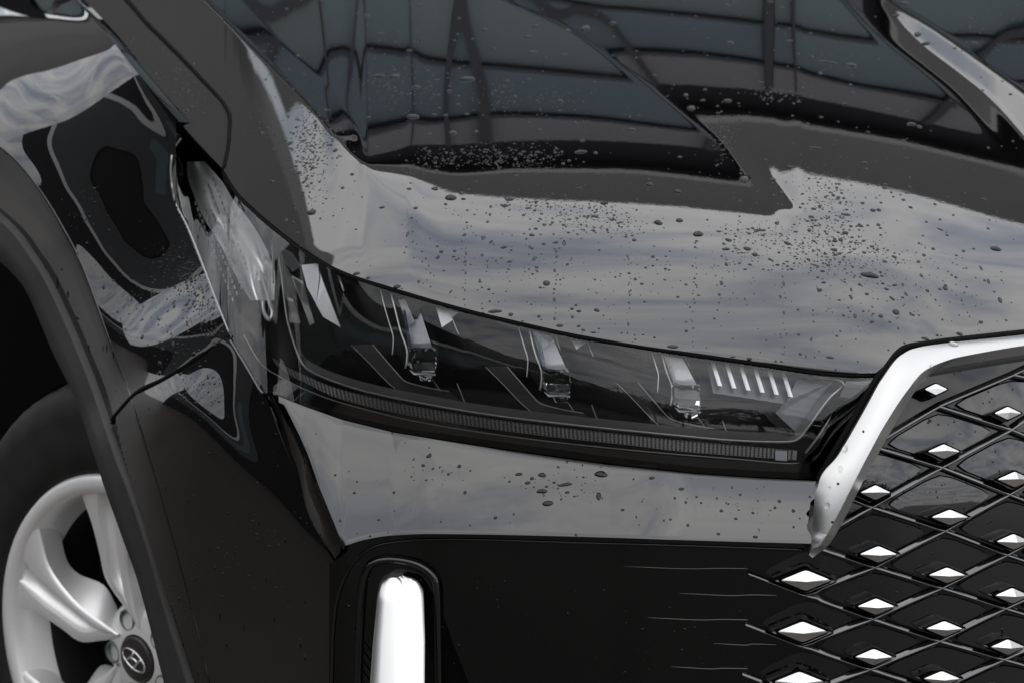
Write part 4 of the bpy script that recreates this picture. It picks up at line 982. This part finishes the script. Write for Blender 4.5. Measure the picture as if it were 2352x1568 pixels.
conv("107,47,65,50;97,95,25,16;87,137,22,16;317,88,54,26,-35;300,150,60,25,12;447,148,58,30,-25;500,188,42,35;722,110,56,26,-50;873,22,30,22;910,100,25,15;1050,95,42,24,25;1045,155,48,25,-10;1122,38,45,25,-8;1252,174,32,20;1115,203,22,16;1365,53,22,20;600,220,30,18,-50;655,258,28,20,-25;302,254,26,34;466,257,25,22;752,288,28,18;768,248,20,16;868,222,36,18,-50;915,262,74,14,-28;1290,330,118,48,-8;1393,236,32,20;1484,245,20,22;1460,204,44,20,-35;1625,237,36,20,55;1664,192,28,24;2157,148,78,38,-5;2107,372,22,50;2187,498,32,50;2056,280,18,45,10;1810,420,36,40;1688,437,36,20,-35;1645,332,24,30;1883,345,26,18;1540,460,20,40,15;1517,393,18,34;1462,398,44,20,25;1405,425,38,20,-20;1380,387,24,22;1445,490,56,20,-52;1162,430,18,36;1162,483,22,34;972,380,32,20,30;945,432,40,28,45;1116,377,30,14,-40;697,388,18,50;674,476,18,34;699,588,16,40;716,735,12,34;898,573,16,24;904,649,16,22;887,770,18,42,-18;850,885,12,44;1015,893,60,22;702,820,12,16;698,870,12,12;1188,608,24,44;1245,578,22,16;1282,577,12,18;1366,611,34,32;1304,650,44,22,50;1470,583,50,48;1571,593,20,34;1629,605,18,14;1486,696,14,34;1790,635,18,22;1743,500,18,20;1194,769,16,14;1208,922,14,20;642,920,20,26;460,904,38,24;347,890,40,14;166,827,8,26;268,381,26,46;254,463,22,30;251,520,16,16;241,571,14,22;220,628,20,20;94,398,14,34,15;84,352,20,18;52,550,16,28;25,650,18,22;69,268,16,26;71,457,12,12;2056,653,42,24,40;2230,640,24,14,-35;1908,733,50,30;1755,743,24,20;1672,765,60,24;1529,795,20,18;1905,604,14,16;2147,445,20,14,-40;1823,54,28,16,-30;1775,14,54,12,-30;540,20,75,18,-6;250,28,40,14",1567.6,522.5)
conv("456,50,18,60,-6;492,101,16,14;448,136,14,18;435,174,18,14;502,209,12,12;558,238,14,16;662,131,22,22;690,168,32,24,15;663,210,30,18;782,163,26,20,15;809,215,18,24;613,79,14,10;851,52,26,30;860,180,18,30;853,236,24,28;857,316,14,36;852,433,12,30;844,497,12,18;980,74,24,46,-15;1038,96,20,30;970,192,22,30;954,365,16,34;1017,427,26,20;970,415,18,16;1067,231,18,22;1008,270,10,40;1120,138,50,22,25;1160,236,40,18,18;1150,288,18,14;1312,53,36,24,20;1275,80,18,24;1298,134,20,32;1332,214,26,48,-20;1346,276,36,18,-45;1414,385,52,50;1482,104,26,28;1536,108,24,62;1480,165,18,34;1485,204,20,28,-15;1470,296,20,36;1468,426,22,18;1468,497,20,42;1470,627,20,34;1362,613,28,26;1505,676,52,28;1617,536,22,22;1637,577,36,24;1592,615,22,32;1635,680,24,22;1667,706,30,20;1738,722,44,18;1761,570,40,30;1973,200,16,30;1983,316,20,26;1984,383,14,14;1994,435,18,20;1987,467,16,22;1980,518,18,18;1977,665,14,46;2080,738,24,14;2026,770,20,16;2285,820,80,32;2018,88,32,26;1463,48,18,24;534,372,20,34;707,299,22,14,-50;755,443,16,40,-25;616,409,14,18;1023,510,20,22;1083,514,16,14;968,526,12,18;1060,578,90,34;1168,600,36,32;385,408,54,34;185,348,32,22;107,318,52,26;1310,530,18,16;1280,514,10,22;972,560,24,12",783.8,522.5)
conv("178,110,50,30;270,232,56,16;383,220,32,14;370,290,24,20;530,280,28,44;545,38,36,18;258,525,84,34;368,527,84,38;522,600,55,34;470,348,46,16;990,206,50,26;1050,337,36,14;1290,255,56,26;1343,182,54,26;1320,362,80,26;1540,378,56,14,8;905,270,28,16;1408,400,34,16;1678,195,78,55;1870,160,54,28;870,545,120,40,-6;745,628,46,18,-25;660,550,44,12;672,657,36,16;495,803,94,38;642,790,48,16;720,795,36,16;865,787,40,18;770,912,50,50;930,905,32,34;610,925,30,20;1510,698,56,28,18;1290,845,34,18;1365,898,36,20;2000,893,64,30;2050,797,30,14;1660,970,44,24;1650,1047,90,30,8;1752,1054,34,28;990,1032,30,14;1205,1212,50,16;2125,1270,60,34;2320,1320,60,36;930,1254,40,14,-20;1640,1298,50,16;755,1363,70,58;828,1330,36,34;842,1372,30,20;720,1408,24,24;645,1302,52,26,-15;468,1302,40,18,-15;1160,1375,64,26,12;1128,1418,50,24,12;1812,1400,54,30,18;1302,1436,18,14;1275,1386,20,14;868,1450,20,22;513,1434,36,22,40;282,1430,44,20,15;1030,1424,20,34;1025,1480,20,28;1570,1512,38,12;2183,1535,62,40;2330,1520,50,34;1455,1535,22,26;1398,1550,26,26;1008,1530,22,26;866,1533,20,16;75,1202,30,24;93,1250,12,14;10,1295,24,30;1880,1484,24,16",783.8,0)
conv("310,40,54,20;355,12,40,14;605,12,50,14;685,50,40,12;735,283,60,16;1000,430,140,20,-8;1165,450,90,36,22;895,390,26,22;325,295,60,30,35;310,695,64,30;155,618,30,20;24,655,38,40;140,692,40,18;60,745,60,56;1115,718,46,26;1170,640,44,16;955,808,28,20;1580,855,70,26,12;1410,750,34,12;430,1235,90,70,-40;740,1152,58,30,-15;618,1238,46,38;678,1330,40,26,40;1255,1122,46,22;1265,1165,38,18;1350,1277,32,22;1392,1298,38,18,-12;1438,1327,22,20;1452,1357,20,14;1522,1378,30,18;1563,1292,38,24;1565,1224,24,18,-20;1572,1430,28,20,-25;1540,1332,18,16;2078,1374,44,22;1774,1514,24,16;1680,1530,22,18;904,1440,38,20;1312,1450,42,26,30;1127,1480,70,20,3;918,1518,26,16;650,1540,32,32;654,1408,30,18;1225,1558,50,18;1350,1550,30,26;770,1548,22,14;573,1102,34,16;915,1018,100,16;1530,25,60,36;1465,110,70,30;1620,240,50,46;1675,303,55,30;2015,297,55,16;1986,132,44,20;1525,968,34,16;1527,1023,20,16;1545,1088,30,12;760,990,34,14;1278,910,34,12",1567.6,0)
conv("2000,988,36,36;2005,1024,24,18;2093,972,22,34;2310,1038,34,26;2037,1196,28,34;2135,1326,20,16;2148,1464,64,44,25;1972,1517,26,36;2020,1528,20,22;2235,990,16,18;2135,1148,22,20;2105,1156,18,22;1350,160,20,14;1560,790,16,12;1335,440,22,30;1240,480,18,24;1075,510,20,26;1290,640,26,16",0,0)
conv("716,408,24,38;955,408,26,36;1063,450,20,32;908,494,16,40,-18;468,462,24,32;395,370,28,50;980,755,28,36;1100,637,16,18;1193,805,22,44;1153,718,16,26;1102,935,44,22,-50;1337,870,36,34;735,830,18,36;612,825,18,34;1276,1172,20,26;1102,1000,28,30;536,178,14,28;830,630,14,18;888,597,20,10;940,562,14,12;985,545,16,22;1225,752,10,34;1295,718,12,26;1450,580,14,14;1436,500,16,22;1398,530,8,60;1245,1007,34,18,30;970,640,12,18;710,830,12,26;780,870,22,36;1040,620,12,14;1115,690,10,16;1180,675,8,14;1020,805,12,18;1075,805,10,14;1370,845,22,20;1200,940,14,12;1290,1105,12,18;1315,1035,14,16;1435,1130,14,14;1430,1015,14,18;660,260,10,14;705,340,12,14;850,335,12,16;1150,415,12,16;1230,430,16,18;1190,350,10,10;1010,430,14,18",0,522.5)
conv("985,1047,14,9;972,1068,10,8;1055,1070,10,10;1245,1090,20,12;1298,1112,34,10;1380,1088,32,17;1245,1127,22,14;1258,1155,26,15;1375,1137,12,22;1192,1088,18,9;1497,1097,14,8;1565,1122,14,8;1068,1130,8,10;1212,1108,14,9;1550,1143,7,7;870,1193,8,6;1138,1188,9,9;1540,1192,8,6;1180,1180,6,6;1822,1172,8,10;1790,1150,8,9;1657,1172,9,8;1430,1170,9,7;1080,1080,6,6;1030,1088,8,7;950,1055,6,5;1170,1105,7,7;1222,1098,10,9;1303,1130,12,7;1282,1072,8,6;1010,1072,6,5;1340,1095,7,6;1600,1140,7,6;1690,1190,8,7;1580,1205,7,9;1735,1232,12,8;1650,1225,9,7;1780,1165,7,8;1575,1152,6,9;995,1075,7,6;820,1105,6,6;905,1130,7,8;770,1090,7,7;850,1230,7,6;1700,1135,7,7;1860,1140,6,6",0,0,1.)
conv("2190,791,22,15;2315,765,17,12;2255,826,14,8;2140,840,11,12;1940,1030,14,18;1955,985,12,16;1930,1075,10,16;1908,1045,7,7;1925,1110,7,7;1905,1120,8,8;1900,1160,12,16;1912,1198,8,6;1895,1225,10,10;1945,960,6,6;1970,930,8,8;2010,890,8,8;1983,990,6,8",0,0,1.)
conv("2294,878,17,14;2270,899,7,6;2273,922,6,6;2258,925,6,5;2278,915,5,4;2326,893,7,6;2136,965,11,8;2155,974,8,6;2205,995,6,4;2240,990,6,5;2192,858,6,5;2060,1125,7,6;2070,1110,6,5;2110,1085,8,6;2085,1100,8,6;2075,1128,8,6;2280,1060,8,5;2295,1080,6,8;2220,1105,8,6",0,0,1.)
conv("505,1415,8,16;520,1480,8,12;690,1480,8,14;700,1510,7,12;560,1440,6,14;610,1330,6,12;480,1260,6,10;595,1200,7,10;430,1150,5,9;655,1240,6,10;380,1120,6,10;540,1270,5,10;450,1330,5,10;630,1420,6,12;700,1380,6,10;420,1480,6,10;455,1545,6,10",0,0,1.)
BIG={ (2000,632):'largest ragged water drop, wing shaped, low on the bonnet above the grille',(1255,650):'large round dark water drop alone in the middle of the bonnet front',(1035,454):'large heart shaped water drop below the dark mirrored band on the bonnet',(2058,717):'large round water drop on the bonnet just above the grille corner',(1711,411):'slanted long water drop at the lower tip of the bonnet crease',(1073,181):'long winding water drop across the mirrored window bar on the bonnet',(716,488):'angular water drop on the left bonnet flank near the headlight tail',(1545,796):'wide flat water drop hanging on the bonnet edge above the rightmost lamp crystal',(1343,65):'big round water drop beside the upper bonnet crease',(1588,248):'round water drop sitting on the crease beside the pale mirrored line',(1137,715):'broad water drop on the bonnet edge right of the first lamp crystal',(1603,538):'fat oval water drop right of the spray patch on the bonnet',(2287,572):'dark lozenge shaped water drop at the far right of the bonnet front',(1380,1088):'largest oval water drop on the painted bumper shelf',(2190,791):'clear oval water drop on the top bar of the bright grille surround',(2294,878):'round dark water drop alone in the upper right grille cell'}
LAB={'bonnet':('water drop beaded on the glossy black bonnet','drops on the bonnet'),'front_wing':('water drop on the black front wing beside the wheel arch','drops on the front wing'),'wing_top':('water drop on the grey mirroring top of the wing','drops on the wing top'),
'bumper_corner':('dark water drop on the shaded bumper corner','drops on the bumper corner'),'bumper_shelf':('water drop on the painted shelf under the headlight','drops on the bumper shelf'),'grille_surround':('clear water drop on the bright grille surround','drops on the grille surround'),
'arch_lip':('small water drop on the painted wheel arch lip','drops on the arch lip'),'grille':('water drop on the black grille','drops on the grille'),'grille_cell':('water drop on a glossy black grille cell','drops on the grille'),'lower_grille_panel':('water drop on the lower black panel','drops on the lower panel'),'lamp_cover':('water drop on the clear headlight cover','drops on the headlight cover')}
WORD={'round':'round','long':'drawn out','tear':'tear shaped','ragged':'ragged'}
order=sorted(LIST,key=lambda q:-(q[2]*q[3])); extra=[]; n_ind=0; used=set()
for (px,py,w,h,ang) in order:
    if not(-5<px<2357 and -5<py<1573): continue
    hh,d=hit(px,py)
    if hh is None: continue
    if n_ind>=300: extra.append((hh,d,w,h,ang)); continue
    ar=max(w,h)/max(1,min(w,h)); kind='ragged' if (w*h>260 and rnd.random()<.55) else ('long' if ar>1.9 else ('tear' if ar>1.45 and h>w else ('ragged' if rnd.random()<.3 else 'round')))
    key=None
    for kx,ky in BIG:
        if (kx,ky) not in used and abs(kx-px)<14 and abs(ky-py)<12: key=(kx,ky); used.add(key); break
    if key and 'round' in BIG[key] and 'ragged' not in BIG[key]: kind='round'
    loc,X,Yv,Z=basis(hh,d,w,h,math.radians(ang))
    o=bpy.data.objects.new('water_drop',rnd.choice((CLEAR if hh[3] in ('grille_surround','lamp_cover') else SHAPES)[kind])); COL.objects.link(o)
    o.matrix_world=Matrix(((X.x,Yv.x,Z.x,loc.x),(X.y,Yv.y,Z.y,loc.y),(X.z,Yv.z,Z.z,loc.z),(0,0,0,1)))
    lab,grp=LAB[hh[3]]
    if hh[3]=='bonnet':
        row='over mirrored windows' if py<270 else ('on dark mirrored band' if py<430 else ('in upper pale area' if py<620 else 'near the front edge'))
        col_='at left' if px<900 else ('left of centre' if px<1250 else ('at centre' if px<1600 else ('right of centre' if px<1950 else 'far right')))
        lab='water drop on bonnet %s, %s'%(row,col_)
    elif hh[3]=='bumper_shelf': lab='water drop on painted shelf under headlight, '+('outer end' if px<1000 else ('below the first two crystals' if px<1420 else 'towards the grille'))
    elif hh[3]=='front_wing': lab='water drop on the black front wing, '+('close to the arch lip' if px<200 else ('above the joint' if py>760 else 'below the dark oval reflection'))
    size='large' if w*h>330 else ('small' if w*h<60 else 'medium')
    tag(o,BIG[key] if key else '%s %s %s'%(size,WORD[kind],lab),'water drop',grp); n_ind+=1
# fine spray that nobody could count
CL=[(1010,365,70,26,150),(1130,358,90,30,230),(1240,365,90,32,200),(960,385,40,14,60),(1330,490,110,40,330),(1230,470,100,30,130),(1420,520,80,30,110),(1900,470,70,80,330),(1880,560,130,60,420),(1960,600,110,45,280),(1740,545,80,40,140),(1690,600,60,30,60),(710,300,40,70,240),(700,370,50,70,260),(760,330,40,50,110),(720,450,60,60,90),
(960,210,90,50,180),(880,190,60,40,110),(1150,225,60,40,120),(1280,230,60,40,60),(640,140,60,50,50),(900,80,130,60,60),(1660,310,30,60,160),(1800,215,70,20,130),(400,180,45,60,120),(430,230,40,50,100),(350,110,50,50,40),(600,300,60,60,50),(440,640,40,50,220),(460,700,45,50,260),(400,600,50,50,120),(480,760,30,30,90),(330,700,90,60,80),(200,480,40,60,40),(400,800,60,40,60),(460,900,50,50,110),(120,690,30,90,40),(170,760,20,60,40),(560,1300,120,140,130),(430,1400,40,120,60),(1700,450,200,100,60),(1200,620,200,60,90),(1500,640,220,60,90),(2000,700,180,60,80),(2200,620,100,80,60),(1300,1120,110,35,60),(1000,1080,60,30,30),(1700,1160,100,40,30),(1500,1480,220,90,40),(2150,1200,150,200,120),(2000,1300,120,160,60),(1420,180,200,120,70),(1900,120,150,90,60),(2240,100,90,70,40),]
rg=np.random.default_rng(5); SPRAY=MB()
na=6; aa=np.arange(na)*2*np.pi/na
def bead(hh,d,w,h,ang):
    loc,X,Yv,Z=basis(hh,d,w,h,ang); v=[]
    for rr,zz in ((1,-.05),(.86,.42),(.45,.72)):
        for q in aa: v.append(loc+X*(rr*math.cos(q))+Yv*(rr*math.sin(q))+Z*zz)
    v.append(loc+Z*.8); f=[]
    for k in range(2):
        for i in range(na): j=(i+1)%na; f.append((k*na+i,k*na+j,(k+1)*na+j,(k+1)*na+i))
    for i in range(na): f.append((2*na+i,2*na+(i+1)%na,3*na))
    SPRAY.add(np.array(v),f)
for hh,d,w,h,ang in extra: bead(hh,d,w,h,math.radians(ang))
for cx_,cy_,sx_,sy_,n in CL:
    for i in range(int(n*.8)):
        px=cx_+rg.normal()*sx_*.55; py=cy_+rg.normal()*sy_*.55
        hh,d=hit(px,py)
        if hh is None or hh[3] in('lamp_cover','grille_surround'): continue
        s_=2.0+rg.exponential(1.5); s_=min(s_,7); bead(hh,d,s_*rg.uniform(.9,1.5),s_*rg.uniform(.7,1.1),rg.uniform(-.4,.4))
for i in range(520):
    px=rg.uniform(560,2352); py=rg.uniform(0,860); hh,d=hit(px,py)
    if hh is None or hh[3]!='bonnet': continue
    s_=2.4+rg.exponential(1.9); s_=min(s_,11); bead(hh,d,s_*rg.uniform(.9,1.6),s_*rg.uniform(.8,1.2),rg.uniform(-.5,.5))
for i in range(420):
    px=rg.uniform(0,2352); py=rg.uniform(880,1568); hh,d=hit(px,py)
    if hh is None or hh[3] in ('lamp_cover','grille_surround'): continue
    s_=2.0+rg.exponential(1.6); s_=min(s_,9); bead(hh,d,s_*rg.uniform(.7,1.2),s_*rg.uniform(.9,1.9),rg.uniform(-.3,.3))
# strings of beads where runnels have dried, along the fall of the bonnet
for x0,y0,x1,y1,n in ((1068,520,1066,700,16),(1275,560,1273,720,14),(1446,560,1442,770,18),(1600,560,1590,800,18),(1800,620,1798,830,14),(2010,560,2080,700,10),(1720,700,1640,640,8),(2120,560,2250,760,14),(1180,540,1160,690,12),(930,500,1000,640,10),(1020,470,1120,560,14)):
    for i in range(n):
        t_=i/(n-1); px=lerp(x0,x1,t_)+rg.normal()*3; py=lerp(y0,y1,t_)+rg.normal()*4; hh,d=hit(px,py)
        if hh is None: continue
        s_=rg.uniform(2.5,6); bead(hh,d,s_*.8,s_*1.2,0)
spr=SPRAY.build('fine_water_spray',WATERB); tag(spr,'fine spray of tiny water beads in patches over the black bodywork','water spray',None,'stuff')
